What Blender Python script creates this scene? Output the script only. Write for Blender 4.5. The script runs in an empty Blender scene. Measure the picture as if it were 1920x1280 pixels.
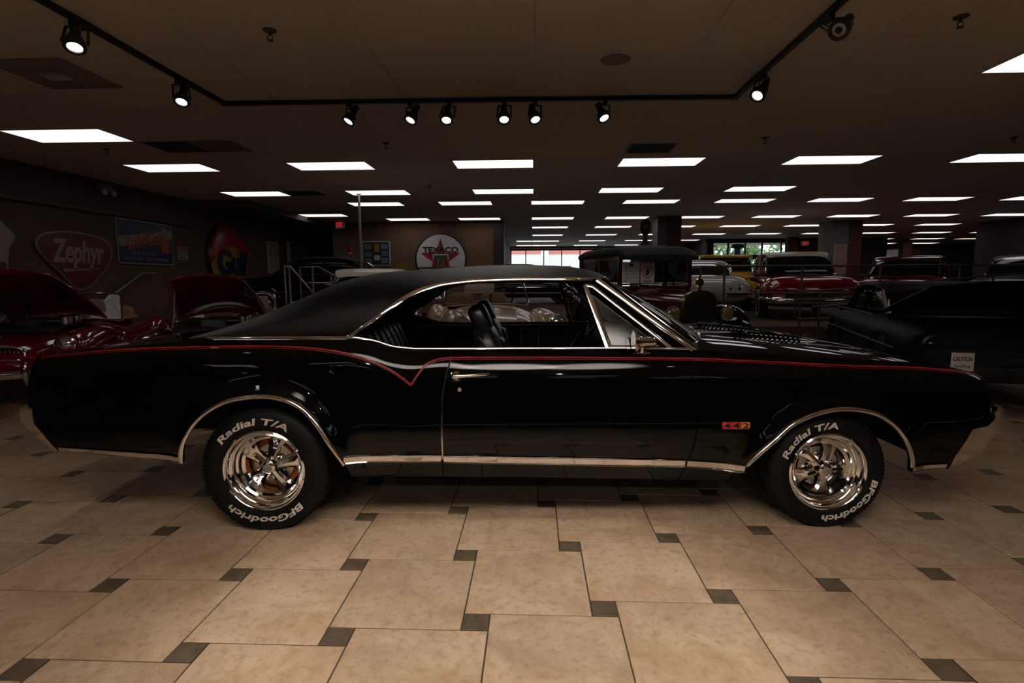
import bpy, bmesh, math, random
import numpy as np
from mathutils import Vector, Matrix

random.seed(7)
scene = bpy.context.scene
C = scene.collection

# ------------------------------------------------------------------ camera
cam_d = bpy.data.cameras.new('camera')
cam_d.sensor_width = 36.0
cam_d.lens = 1007.45 / 1920.0 * 36.0
cam_d.clip_start = 0.05
cam_d.clip_end = 200
cam = bpy.data.objects.new('camera', cam_d)
C.objects.link(cam)
_yaw, _pit, _rol = -0.0412, 0.1146, -0.0034
_f = Vector((math.sin(_yaw) * math.cos(_pit), math.cos(_yaw) * math.cos(_pit), -math.sin(_pit)))
_r = Vector((math.cos(_yaw), -math.sin(_yaw), 0))
_u = _r.cross(_f)
_r2 = math.cos(_rol) * _r + math.sin(_rol) * _u
_u2 = -math.sin(_rol) * _r + math.cos(_rol) * _u
_m = Matrix((_r2, _u2, -_f)).transposed().to_4x4()
_m.translation = (0, 0, 1.32)
cam.matrix_world = _m
scene.camera = cam

# ------------------------------------------------------------------ world, flash, exposure
world = bpy.data.worlds.new('overcast_sky')
world.use_nodes = True
world.node_tree.nodes['Background'].inputs[0].default_value = (0.86, 0.93, 1.0, 1)
world.node_tree.nodes['Background'].inputs[1].default_value = 2.6
scene.world = world

FLASH_POWER = 1280.0      # photographer's three flash heads, bounced off the ceiling behind the camera
TRACK_POWER = 7.0         # one track spot over the car
FLOOR_SPOT_POWER = 63.0  # unseen spot on the near rails, aimed and powered to brighten the floor
TROFFER = 1.35            # radiance of a ceiling light diffuser
for _x, _w in ((-0.95, 0.8), (0.0, 1.15), (0.95, 0.8)):
    fl = bpy.data.lights.new('bounce_flash', 'SPOT')
    fl.energy = FLASH_POWER * _w
    fl.spot_size = math.radians(56)
    fl.spot_blend = 0.55
    fl.shadow_soft_size = 0.06
    fl.color = (1.0, 0.97, 0.95)
    flo = bpy.data.objects.new('bounce_flash', fl)
    C.objects.link(flo)
    flo.location = (_x, -0.15, 1.65)
    flo.rotation_euler = (math.radians(180), 0, 0)

vs = scene.view_settings
scene.display_settings.display_device = 'sRGB'
vs.view_transform = 'Standard'
vs.look = 'None'
vs.exposure = 0.0
vs.gamma = 1.0
vs.use_curve_mapping = False

# ------------------------------------------------------------------ helpers
def lerp(a, b, t):
    return a + (b - a) * t

def pchip(x, xs, ys):
    """smooth interpolation through points (finite-difference Hermite)."""
    n = len(xs)
    if x <= xs[0]:
        return ys[0]
    if x >= xs[-1]:
        return ys[-1]
    k = 0
    while xs[k + 1] < x:
        k += 1
    def slope(i):
        if i == 0:
            return (ys[1] - ys[0]) / (xs[1] - xs[0])
        if i == n - 1:
            return (ys[-1] - ys[-2]) / (xs[-1] - xs[-2])
        a = (ys[i] - ys[i - 1]) / (xs[i] - xs[i - 1])
        b = (ys[i + 1] - ys[i]) / (xs[i + 1] - xs[i])
        if a * b <= 0:
            return 0.0
        return 2 * a * b / (a + b)
    h = xs[k + 1] - xs[k]
    t = (x - xs[k]) / h
    m0, m1 = slope(k) * h, slope(k + 1) * h
    return (2*t**3 - 3*t**2 + 1) * ys[k] + (t**3 - 2*t**2 + t) * m0 + (-2*t**3 + 3*t**2) * ys[k + 1] + (t**3 - t**2) * m1

class Curve1:
    def __init__(self, pts):
        self.x = [p[0] for p in pts]
        self.y = [p[1] for p in pts]
    def __call__(self, x):
        return pchip(x, self.x, self.y)

def spline(pts, n):
    """Catmull-Rom through 3D points -> list of n points."""
    P = [Vector(p) for p in pts]
    out = []
    m = len(P) - 1
    for i in range(n):
        s = i / (n - 1) * m
        k = min(int(s), m - 1)
        t = s - k
        p0 = P[max(k - 1, 0)]; p1 = P[k]; p2 = P[k + 1]; p3 = P[min(k + 2, m)]
        out.append(0.5 * ((2 * p1) + (p2 - p0) * t + (2*p0 - 5*p1 + 4*p2 - p3) * t*t + (-p0 + 3*p1 - 3*p2 + p3) * t**3))
    return out

class MB:
    """collects geometry for ONE mesh object"""
    def __init__(self):
        self.v = []
        self.f = []
    def add(self, vs, fs):
        o = len(self.v)
        self.v += [tuple(p) for p in vs]
        self.f += [tuple(i + o for i in f) for f in fs]
        return self
    def box(self, x0, x1, y0, y1, z0, z1):
        return self.add([(x0, y0, z0), (x1, y0, z0), (x1, y1, z0), (x0, y1, z0), (x0, y0, z1), (x1, y0, z1), (x1, y1, z1), (x0, y1, z1)],
                        [(0, 3, 2, 1), (4, 5, 6, 7), (0, 1, 5, 4), (1, 2, 6, 5), (2, 3, 7, 6), (3, 0, 4, 7)])
    def obox(self, c, ax, ay, az, sx, sy, sz):
        """oriented box: centre, three unit axes, full sizes"""
        c = Vector(c); ax = Vector(ax).normalized() * sx / 2; ay = Vector(ay).normalized() * sy / 2; az = Vector(az).normalized() * sz / 2
        vs = [c + a * ax + b * ay + d * az for d in (-1, 1) for (a, b) in ((-1, -1), (1, -1), (1, 1), (-1, 1))]
        return self.add(vs, [(0, 3, 2, 1), (4, 5, 6, 7), (0, 1, 5, 4), (1, 2, 6, 5), (2, 3, 7, 6), (3, 0, 4, 7)])
    def bar(self, a, b, w, h=None, up=(0, 0, 1)):
        a = Vector(a); b = Vector(b); d = b - a; L = d.length
        d = d.normalized(); upv = Vector(up)
        if abs(d.dot(upv)) > 0.97:
            upv = Vector((1, 0, 0))
        s = d.cross(upv).normalized(); u = s.cross(d).normalized()
        return self.obox((a + b) / 2, d, s, u, L, w, h or w)
    def tube(self, pts, r, n=8, cap=True, flat=1.0):
        P = [Vector(p) for p in pts]
        rings = []
        prev = None
        for i, p in enumerate(P):
            t = (P[min(i + 1, len(P) - 1)] - P[max(i - 1, 0)])
            t = t.normalized() if t.length > 1e-9 else Vector((0, 0, 1))
            if prev is None:
                ref = Vector((0, 0, 1)) if abs(t.z) < 0.9 else Vector((1, 0, 0))
                s = t.cross(ref).normalized()
            else:
                s = (prev - t * prev.dot(t)).normalized()
            prev = s
            u = t.cross(s).normalized()
            rr = r[i] if isinstance(r, (list, tuple)) else r
            rings.append([p + (s * math.cos(a) * flat + u * math.sin(a)) * rr for a in [2 * math.pi * k / n for k in range(n)]])
        vs = [q for ring in rings for q in ring]
        fs = []
        for i in range(len(rings) - 1):
            for k in range(n):
                a = i * n + k; b = i * n + (k + 1) % n
                fs.append((a, b, b + n, a + n))
        if cap:
            fs.append(tuple(range(n - 1, -1, -1)))
            fs.append(tuple((len(rings) - 1) * n + k for k in range(n)))
        return self.add(vs, fs)
    def lathe(self, prof, n=32, c=(0, 0, 0), axis='y', closed=False):
        """profile of (radius, along-axis) pairs"""
        vs = []
        for (r, h) in prof:
            for k in range(n):
                a = 2 * math.pi * k / n
                if axis == 'y':
                    vs.append((c[0] + r * math.cos(a), c[1] + h, c[2] + r * math.sin(a)))
                elif axis == 'z':
                    vs.append((c[0] + r * math.cos(a), c[1] + r * math.sin(a), c[2] + h))
                else:
                    vs.append((c[0] + h, c[1] + r * math.cos(a), c[2] + r * math.sin(a)))
        fs = []
        m = len(prof)
        for i in range(m if closed else m - 1):
            for k in range(n):
                a = i * n + k; b = i * n + (k + 1) % n
                a2 = ((i + 1) % m) * n + k; b2 = ((i + 1) % m) * n + (k + 1) % n
                fs.append((a, b, b2, a2))
        return self.add(vs, fs)
    def disc(self, c, nrm, r, n=24, ry=None, up=(0, 0, 1)):
        nn = Vector(nrm).normalized(); u = Vector(up)
        if abs(nn.dot(u)) > 0.95:
            u = Vector((1, 0, 0))
        s = u.cross(nn).normalized(); u = nn.cross(s).normalized()
        vs = [Vector(c) + s * math.cos(a) * r + u * math.sin(a) * (ry or r) for a in [2 * math.pi * k / n for k in range(n)]]
        return self.add(vs, [tuple(range(n))])
    def grid(self, fn, nu, nv, close_u=False):
        vs = [fn(i / (nu - 1), j / (nv - 1)) for i in range(nu) for j in range(nv)]
        fs = [(i * nv + j, (i + 1) * nv + j, (i + 1) * nv + j + 1, i * nv + j + 1) for i in range(nu - 1) for j in range(nv - 1)]
        return self.add(vs, fs)
    def prism(self, poly, mapf, d0, d1):
        """polygon (a,b) list; mapf(a,b,d)->xyz; capped at d0 and d1"""
        n = len(poly)
        vs = [mapf(a, b, d0) for a, b in poly] + [mapf(a, b, d1) for a, b in poly]
        fs = [tuple(range(n)), tuple(range(2 * n - 1, n - 1, -1))]
        for k in range(n):
            fs.append((k, k + n, (k + 1) % n + n, (k + 1) % n))
        return self.add(vs, fs)
    def sphere(self, c, rx, ry, rz, n=16, m=10, z0=-1.0, z1=1.0):
        prof = []
        for i in range(m + 1):
            s = lerp(math.asin(z0), math.asin(z1), i / m)
            prof.append((math.cos(s), math.sin(s)))
        vs = [(c[0] + r * math.cos(2*math.pi*k/n) * rx, c[1] + r * math.sin(2*math.pi*k/n) * ry, c[2] + h * rz) for r, h in prof for k in range(n)]
        fs = [(i*n+k, i*n+(k+1) % n, (i+1)*n+(k+1) % n, (i+1)*n+k) for i in range(m) for k in range(n)]
        return self.add(vs, fs)
    def loft(self, secs, cap=True):
        """list of equal-length vertex rings"""
        n = len(secs[0])
        vs = [p for s in secs for p in s]
        fs = [(i*n+k, i*n+(k+1) % n, (i+1)*n+(k+1) % n, (i+1)*n+k) for i in range(len(secs)-1) for k in range(n)]
        if cap:
            fs.append(tuple(range(n-1, -1, -1)))
            fs.append(tuple((len(secs)-1)*n+k for k in range(n)))
        return self.add(vs, fs)
    def mirror_y(self):
        m = MB()
        m.v = [(x, -y, z) for x, y, z in self.v]
        m.f = [tuple(reversed(f)) for f in self.f]
        return m
    def mesh(self, name, mat, smooth=True, angle=40):
        me = bpy.data.meshes.new(name)
        me.from_pydata([tuple(p) for p in self.v], [], self.f)
        me.update()
        bm = bmesh.new(); bm.from_mesh(me)
        bmesh.ops.recalc_face_normals(bm, faces=bm.faces)
        if smooth:
            ca = math.radians(angle)
            for f in bm.faces:
                f.smooth = True
            for e in bm.edges:
                if len(e.link_faces) == 2 and e.calc_face_angle(0) > ca:
                    e.smooth = False
        bm.to_mesh(me); bm.free()
        if mat is not None:
            me.materials.append(mat)
        return me
    def build(self, name, mat, parent=None, loc=(0, 0, 0), rot=(0, 0, 0), smooth=True, angle=40):
        o = bpy.data.objects.new(name, self.mesh(name, mat, smooth, angle))
        C.objects.link(o)
        o.location = loc
        o.rotation_euler = rot
        if parent is not None:
            o.parent = parent
        return o

def thing(name, label, cat, loc=(0, 0, 0), rz=0.0, group=None):
    o = bpy.data.objects.new(name, None)
    C.objects.link(o)
    o.empty_display_size = 0.1
    o.location = loc
    o.rotation_euler = (0, 0, rz)
    o['label'] = label
    o['category'] = cat
    if group:
        o['group'] = group
    return o

def tag(o, label, cat, group=None):
    o['label'] = label
    o['category'] = cat
    if group:
        o['group'] = group
    return o

def struct(o, label=None):
    o['kind'] = 'structure'
    if label:
        o['label'] = label
    return o

def copy_tree(o, parent=None):
    c = o.copy()
    C.objects.link(c)
    c.parent = parent
    for ch in list(o.children):
        copy_tree(ch, c)
    return c

_fontcache = {}
def text_verts(body, size=1.0, extrude=0.0, bold=0.0, shear=0.0, spacing=1.0):
    """text turned into mesh geometry, centred on its own box; returns verts (x right, y up, z out), faces, width"""
    cu = bpy.data.curves.new('lettering', 'FONT')
    cu.body = body
    cu.size = size
    cu.extrude = extrude
    cu.offset = bold
    cu.shear = shear
    cu.space_character = spacing
    cu.resolution_u = 3
    ob = bpy.data.objects.new('lettering', cu)
    C.objects.link(ob)
    dg = bpy.context.evaluated_depsgraph_get()
    me = bpy.data.meshes.new_from_object(ob.evaluated_get(dg))
    vs = [tuple(v.co) for v in me.vertices]
    fs = [tuple(p.vertices) for p in me.polygons]
    bpy.data.objects.remove(ob)
    bpy.data.curves.remove(cu)
    bpy.data.meshes.remove(me)
    if vs:
        x0 = min(v[0] for v in vs); x1 = max(v[0] for v in vs); y0 = min(v[1] for v in vs); y1 = max(v[1] for v in vs)
        vs = [(x - (x0 + x1) / 2, y - (y0 + y1) / 2, z) for x, y, z in vs]
        return vs, fs, x1 - x0, y1 - y0
    return vs, fs, 0, 0

def text_part(body, width, height, mapf, name, mat, parent, extrude=0.002, bold=0.0, shear=0.0):
    """lettering scaled to width x height and placed through mapf(x, y, z)"""
    vs, fs, w, h = text_verts(body, 1.0, extrude, bold, shear)
    m = MB()
    m.add([mapf(x / w * width, y / h * height, z) for x, y, z in vs], fs)
    return m.build(name, mat, parent, smooth=False)

# ------------------------------------------------------------------ materials
def mat(name, col, rough=0.5, metal=0.0, spec=0.5, emit=None, estr=0.0, coat=0.0, trans=0.0, alpha=1.0, bump=0.0, bscale=200.0, vary=0.0, vscale=8.0, col2=None, ior=1.5):
    m = bpy.data.materials.new(name)
    m.use_nodes = True
    nt = m.node_tree
    b = nt.nodes['Principled BSDF']
    b.inputs['Base Color'].default_value = (*col, 1)
    b.inputs['Roughness'].default_value = rough
    b.inputs['Metallic'].default_value = metal
    b.inputs['IOR'].default_value = ior
    b.inputs['Specular IOR Level'].default_value = spec
    b.inputs['Coat Weight'].default_value = coat
    b.inputs['Coat Roughness'].default_value = 0.03
    b.inputs['Transmission Weight'].default_value = trans
    b.inputs['Alpha'].default_value = alpha
    if emit:
        b.inputs['Emission Color'].default_value = (*emit, 1)
        b.inputs['Emission Strength'].default_value = estr
    if vary or bump:
        tc = nt.nodes.new('ShaderNodeTexCoord')
    if vary:
        nz = nt.nodes.new('ShaderNodeTexNoise')
        nz.inputs['Scale'].default_value = vscale
        nz.inputs['Detail'].default_value = 5
        nt.links.new(tc.outputs['Object'], nz.inputs['Vector'])
        mx = nt.nodes.new('ShaderNodeMix')
        mx.data_type = 'RGBA'
        c2 = col2 or tuple(c * (1 - vary) for c in col)
        mx.inputs['A'].default_value = (*col, 1)
        mx.inputs['B'].default_value = (*c2, 1)
        nt.links.new(nz.outputs['Fac'], mx.inputs['Factor'])
        nt.links.new(mx.outputs['Result'], b.inputs['Base Color'])
    if bump:
        nb = nt.nodes.new('ShaderNodeTexNoise')
        nb.inputs['Scale'].default_value = bscale
        nb.inputs['Detail'].default_value = 3
        nt.links.new(tc.outputs['Object'], nb.inputs['Vector'])
        bp = nt.nodes.new('ShaderNodeBump')
        bp.inputs['Strength'].default_value = bump
        bp.inputs['Distance'].default_value = 0.002
        nt.links.new(nb.outputs['Fac'], bp.inputs['Height'])
        nt.links.new(bp.outputs['Normal'], b.inputs['Normal'])
    return m

def tile_mat(name, c1, c2, c3, rough, scale):
    m = bpy.data.materials.new(name)
    m.use_nodes = True
    nt = m.node_tree
    b = nt.nodes['Principled BSDF']
    tc = nt.nodes.new('ShaderNodeTexCoord')
    oi = nt.nodes.new('ShaderNodeObjectInfo')
    off = nt.nodes.new('ShaderNodeVectorMath'); off.operation = 'ADD'
    mul = nt.nodes.new('ShaderNodeVectorMath'); mul.operation = 'SCALE'
    nt.links.new(oi.outputs['Location'], mul.inputs[0]); mul.inputs['Scale'].default_value = 3.7
    nt.links.new(tc.outputs['Object'], off.inputs[0]); nt.links.new(mul.outputs[0], off.inputs[1])
    n1 = nt.nodes.new('ShaderNodeTexNoise'); n1.inputs['Scale'].default_value = scale; n1.inputs['Detail'].default_value = 9; n1.inputs['Roughness'].default_value = 0.68
    n1.inputs['Distortion'].default_value = 0.6
    n2 = nt.nodes.new('ShaderNodeTexNoise'); n2.inputs['Scale'].default_value = scale * 7; n2.inputs['Detail'].default_value = 6; n2.inputs['Roughness'].default_value = 0.7
    nt.links.new(off.outputs[0], n1.inputs['Vector']); nt.links.new(off.outputs[0], n2.inputs['Vector'])
    r1 = nt.nodes.new('ShaderNodeValToRGB')
    r1.color_ramp.elements[0].position = 0.33; r1.color_ramp.elements[0].color = (*c1, 1)
    r1.color_ramp.elements[1].position = 0.66; r1.color_ramp.elements[1].color = (*c2, 1)
    nt.links.new(n1.outputs['Fac'], r1.inputs[0])
    r2 = nt.nodes.new('ShaderNodeValToRGB')
    r2.color_ramp.elements[0].position = 0.5; r2.color_ramp.elements[0].color = (0, 0, 0, 1)
    r2.color_ramp.elements[1].position = 0.75; r2.color_ramp.elements[1].color = (0.8, 0.8, 0.8, 1)
    nt.links.new(n2.outputs['Fac'], r2.inputs[0])
    mx = nt.nodes.new('ShaderNodeMix'); mx.data_type = 'RGBA'
    nt.links.new(r2.outputs[0], mx.inputs['Factor']); nt.links.new(r1.outputs[0], mx.inputs['A']); mx.inputs['B'].default_value = (*c3, 1)
    hs = nt.nodes.new('ShaderNodeHueSaturation')
    mr = nt.nodes.new('ShaderNodeMapRange'); mr.inputs['To Min'].default_value = 0.88; mr.inputs['To Max'].default_value = 1.1
    nt.links.new(oi.outputs['Random'], mr.inputs['Value']); nt.links.new(mr.outputs[0], hs.inputs['Value'])
    nt.links.new(mx.outputs['Result'], hs.inputs['Color'])
    nt.links.new(hs.outputs[0], b.inputs['Base Color'])
    b.inputs['Roughness'].default_value = rough
    b.inputs['Specular IOR Level'].default_value = 0.35
    bp = nt.nodes.new('ShaderNodeBump'); bp.inputs['Strength'].default_value = 0.25; bp.inputs['Distance'].default_value = 0.003
    nt.links.new(n2.outputs['Fac'], bp.inputs['Height']); nt.links.new(bp.outputs['Normal'], b.inputs['Normal'])
    return m

M = {}
M['tile'] = tile_mat('beige_travertine_tile', (0.38, 0.255, 0.16), (0.56, 0.42, 0.29), (0.28, 0.165, 0.095), 0.55, 3.6)
M['accent'] = tile_mat('dark_slate_tile', (0.075, 0.054, 0.033), (0.145, 0.108, 0.070), (0.045, 0.030, 0.017), 0.5, 14)
M['grout'] = mat('dark_grout', (0.06, 0.04, 0.028), 0.9)
M['ceil'] = mat('ceiling_panel_white', (0.62, 0.56, 0.50), 0.9, bump=0.2, bscale=60)
M['tbar'] = mat('ceiling_grid_bar', (0.58, 0.52, 0.47), 0.8)
M['wall_l'] = mat('brown_wall_paint', (0.105, 0.062, 0.045), 0.85, vary=0.15, vscale=2)
M['wall_t'] = mat('tan_brown_wall_paint', (0.20, 0.115, 0.072), 0.85, vary=0.1, vscale=2)
M['soffit'] = mat('dark_soffit_paint', (0.07, 0.052, 0.04), 0.8)
M['darkwall'] = mat('dark_wall_paint', (0.05, 0.036, 0.03), 0.9)
M['greywall'] = mat('grey_wall_paint', (0.16, 0.15, 0.145), 0.9)
M['carpet'] = mat('brown_carpet', (0.11, 0.062, 0.046), 1.0, bump=0.4, bscale=400, vary=0.25, vscale=30)
M['trim'] = mat('dark_brown_trim', (0.035, 0.022, 0.018), 0.5)
M['redcol'] = mat('maroon_column_paint', (0.10, 0.025, 0.02), 0.7)
M['black_paint'] = mat('black_car_paint', (0.0010, 0.0010, 0.0013), 0.03, spec=0.5, ior=1.40)
M['chrome'] = mat('polished_chrome', (0.82, 0.80, 0.78), 0.06, 1.0)
M['chrome_soft'] = mat('brushed_steel', (0.62, 0.60, 0.58), 0.25, 1.0)
M['vinyl'] = mat('black_vinyl_roof', (0.0035, 0.0035, 0.0039), 0.45, spec=0.25, bump=0.9, bscale=260)
M['rubber'] = mat('tyre_rubber', (0.0035, 0.0033, 0.0033), 0.6, spec=0.22)
M['white_letter'] = mat('raised_white_lettering', (0.78, 0.72, 0.64), 0.6)
M['stripe'] = mat('red_pinstripe', (0.24, 0.008, 0.012), 0.35, spec=0.4)
M['leather'] = mat('black_leather', (0.008, 0.008, 0.009), 0.33, bump=0.15, bscale=120)
M['black_plastic'] = mat('black_matte_plastic', (0.006, 0.006, 0.006), 0.6)
M['under'] = mat('dark_underbody', (0.004, 0.004, 0.004), 0.9)
M['drum'] = mat('orange_brake_drum', (0.40, 0.11, 0.02), 0.5, 0.3)
M['rotor'] = mat('dark_iron_rotor', (0.06, 0.055, 0.05), 0.5, 0.7)
def glass_mat(name, tint, ior=1.45):
    m = bpy.data.materials.new(name)
    m.use_nodes = True
    nt = m.node_tree
    nt.nodes.remove(nt.nodes['Principled BSDF'])
    tr = nt.nodes.new('ShaderNodeBsdfTransparent'); tr.inputs[0].default_value = (*tint, 1)
    gl = nt.nodes.new('ShaderNodeBsdfGlossy'); gl.inputs['Roughness'].default_value = 0.02
    fr = nt.nodes.new('ShaderNodeFresnel'); fr.inputs[0].default_value = ior
    mx = nt.nodes.new('ShaderNodeMixShader')
    nt.links.new(fr.outputs[0], mx.inputs[0]); nt.links.new(tr.outputs[0], mx.inputs[1]); nt.links.new(gl.outputs[0], mx.inputs[2])
    nt.links.new(mx.outputs[0], nt.nodes['Material Output'].inputs['Surface'])
    return m
M['glass'] = glass_mat('clear_glass', (0.90, 0.93, 0.92))
M['vent_glass'] = mat('tinted_vent_glass', (0.05, 0.055, 0.06), 0.02, alpha=0.55, spec=0.9)
M['dark_glass'] = mat('dark_window_glass', (0.006, 0.007, 0.008), 0.04, spec=0.3)
M['mirror'] = mat('mirror_glass', (0.8, 0.8, 0.8), 0.02, 1.0)
M['badge_red'] = mat('badge_red_enamel', (0.55, 0.02, 0.02), 0.3)
M['badge_orange'] = mat('badge_orange_enamel', (0.75, 0.20, 0.02), 0.3)
M['light_on'] = mat('lit_diffuser', (0.9, 0.9, 0.9), 0.5, emit=(1.0, 0.955, 0.94), estr=TROFFER)
M['light_warm'] = mat('lit_warm_diffuser', (0.9, 0.85, 0.75), 0.5, emit=(1.0, 0.80, 0.55), estr=TROFFER * 0.8)
M['frame_white'] = mat('white_metal_frame', (0.55, 0.52, 0.5), 0.5)
M['lens_on'] = mat('lit_lamp_lens', (1, 1, 1), 0.3, emit=(1.0, 0.97, 0.93), estr=9.0)
M['lens_off'] = mat('unlit_lamp_lens', (0.35, 0.33, 0.31), 0.25)
M['black_metal'] = mat('black_satin_metal', (0.008, 0.008, 0.008), 0.4, 0.0)
M['vent_dark'] = mat('dark_vent_louvre', (0.05, 0.043, 0.038), 0.7)
M['vent_panel'] = mat('grey_vent_panel', (0.22, 0.19, 0.175), 0.7)
M['red'] = mat('red_enamel', (0.42, 0.015, 0.02), 0.35)
M['sign_red'] = mat('sign_red_enamel', (0.36, 0.012, 0.022), 0.3)
M['shaded_red'] = mat('shaded_red_enamel', (0.115, 0.005, 0.008), 0.4, vary=0.2, vscale=5)  # left-wall sign red, darkened to stand for the dim light there
M['shaded_white'] = mat('shaded_white_enamel', (0.27, 0.21, 0.19), 0.45, vary=0.2, vscale=5)  # sign white with the left wall's dimness put into the colour
M['sign_white'] = mat('sign_white_enamel', (0.75, 0.73, 0.70), 0.35)
M['sign_black'] = mat('sign_black_enamel', (0.012, 0.012, 0.012), 0.35)
M['sign_green'] = mat('sign_green_enamel', (0.04, 0.13, 0.035), 0.35)
M['sign_blue'] = mat('sign_navy_enamel', (0.010, 0.018, 0.065), 0.3)
M['sign_orange'] = mat('sign_orange_enamel', (0.30, 0.05, 0.015), 0.35)
M['sign_yellow'] = mat('sign_gold_enamel', (0.33, 0.19, 0.035), 0.3)
M['sign_pale'] = mat('sign_pale_blue', (0.16, 0.18, 0.20), 0.4)
M['yellow'] = mat('yellow_car_paint', (0.75, 0.42, 0.015), 0.2, coat=0.5)
M['paper'] = mat('white_card', (0.78, 0.76, 0.74), 0.7)
M['paper_grey'] = mat('printed_grey_ink', (0.25, 0.23, 0.22), 0.7)
M['ink'] = mat('dark_print', (0.03, 0.03, 0.03), 0.7)
M['red_car'] = mat('red_car_paint', (0.20, 0.004, 0.010), 0.12, coat=1.0)
M['maroon'] = mat('maroon_car_paint', (0.085, 0.008, 0.010), 0.15, coat=0.8)
M['darkred_car'] = mat('deep_red_car_paint', (0.20, 0.006, 0.012), 0.12, coat=1.0)
M['cream'] = mat('cream_car_paint', (0.74, 0.54, 0.31), 0.2, coat=0.5)
M['cream_roof'] = mat('cream_roof_paint', (0.62, 0.56, 0.47), 0.3)
M['white_car'] = mat('white_car_paint', (0.40, 0.37, 0.355), 0.15, coat=0.8)
M['silver'] = mat('silver_grey_car_paint', (0.26, 0.26, 0.26), 0.2, 0.4, coat=0.8)
M['black_car'] = mat('black_gloss_paint', (0.003, 0.003, 0.004), 0.1, coat=0.6)
M['canvas'] = mat('black_canvas_top', (0.02, 0.018, 0.018), 0.8, bump=0.3, bscale=300)
M['tan'] = mat('tan_leather', (0.25, 0.12, 0.05), 0.5)
M['brass'] = mat('polished_brass', (0.75, 0.55, 0.22), 0.18, 1.0)
M['engine'] = mat('engine_castings', (0.10, 0.10, 0.10), 0.4, 0.8)
M['rail'] = mat('brown_steel_rail', (0.16, 0.11, 0.095), 0.35, 0.6)
M['steel_rail'] = mat('brushed_steel_rail', (0.32, 0.29, 0.27), 0.35, 0.7)
M['tail_red'] = mat('red_tail_lens', (0.10, 0.006, 0.008), 0.15)
M['lens'] = mat('headlamp_glass', (0.75, 0.74, 0.70), 0.08, 0.9)
M['lens_amber'] = mat('amber_headlamp_glass', (0.42, 0.34, 0.2), 0.2, 0.5)
M['exit_red'] = mat('lit_exit_sign', (0.6, 0.02, 0.02), 0.4, emit=(1.0, 0.03, 0.05), estr=0.35)
M['poster_pale'] = mat('faded_poster_print', (0.42, 0.36, 0.29), 0.6, vary=0.8, vscale=6, col2=(0.30, 0.10, 0.05))
M['photo_dark'] = mat('photo_print_dark', (0.03, 0.035, 0.035), 0.3, vary=0.9, vscale=14, col2=(0.25, 0.26, 0.24))
M['photo_blue'] = mat('photo_print_blue', (0.04, 0.10, 0.22), 0.3, vary=0.9, vscale=10, col2=(0.25, 0.35, 0.45))
M['ext_wall'] = mat('white_exterior_wall', (0.9, 0.88, 0.86), 0.8)
M['ext_red'] = mat('red_exterior_band', (0.72, 0.22, 0.19), 0.8)
M['asphalt'] = mat('outside_pavement', (0.45, 0.44, 0.42), 0.9)
M['leaf'] = mat('green_foliage', (0.10, 0.17, 0.06), 0.8, vary=0.6, vscale=6, col2=(0.22, 0.32, 0.15))
M['bark'] = mat('tree_bark', (0.10, 0.07, 0.05), 0.9)
M['win_frame'] = mat('dark_window_frame', (0.015, 0.014, 0.014), 0.5)
M['blue_post'] = mat('blue_enamel_post', (0.03, 0.10, 0.28), 0.4)
M['black_dull'] = mat('black_dull_paint', (0.002, 0.002, 0.0025), 0.5, spec=0.12)

# ================================================================== THE SETTING
# ---- floor: base slab with single tiles in a pinwheel pattern
XL, XR, YB, YF = -7.25, 24.0, -8.0, 27.5      # room limits
CEIL = 2.965
floor = struct(MB().box(XL - 0.2, XR, YB, YF, -0.08, -0.004).build('floor', M['grout'], smooth=False))
TA, TB, TX0, TY0 = 0.5085, 0.104, 0.2839, 2.0476
GAP = 0.006

def tile_mesh(name, s, m):
    h = s / 2 - GAP / 2
    k = h - 0.0025
    mb = MB()
    mb.add([(-h, -h, -0.006), (h, -h, -0.006), (h, h, -0.006), (-h, h, -0.006),
            (-h, -h, -0.0015), (h, -h, -0.0015), (h, h, -0.0015), (-h, h, -0.0015),
            (-k, -k, 0), (k, -k, 0), (k, k, 0), (-k, k, 0)],
           [(0, 1, 5, 4), (1, 2, 6, 5), (2, 3, 7, 6), (3, 0, 4, 7), (4, 5, 9, 8), (5, 6, 10, 9), (6, 7, 11, 10), (7, 4, 8, 11), (8, 9, 10, 11)])
    return mb.mesh(name, m, smooth=False)

def in_view(x, y, z, mx=0.12):
    c = _m.inverted() @ Vector((x, y, z))
    if c.z > -0.3:
        return False
    u = c.x / -c.z * 1007.45 / 960; v = c.y / -c.z * 1007.45 / 640
    return abs(u) < 1 + mx and abs(v) < 1 + mx * 1.5

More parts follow.
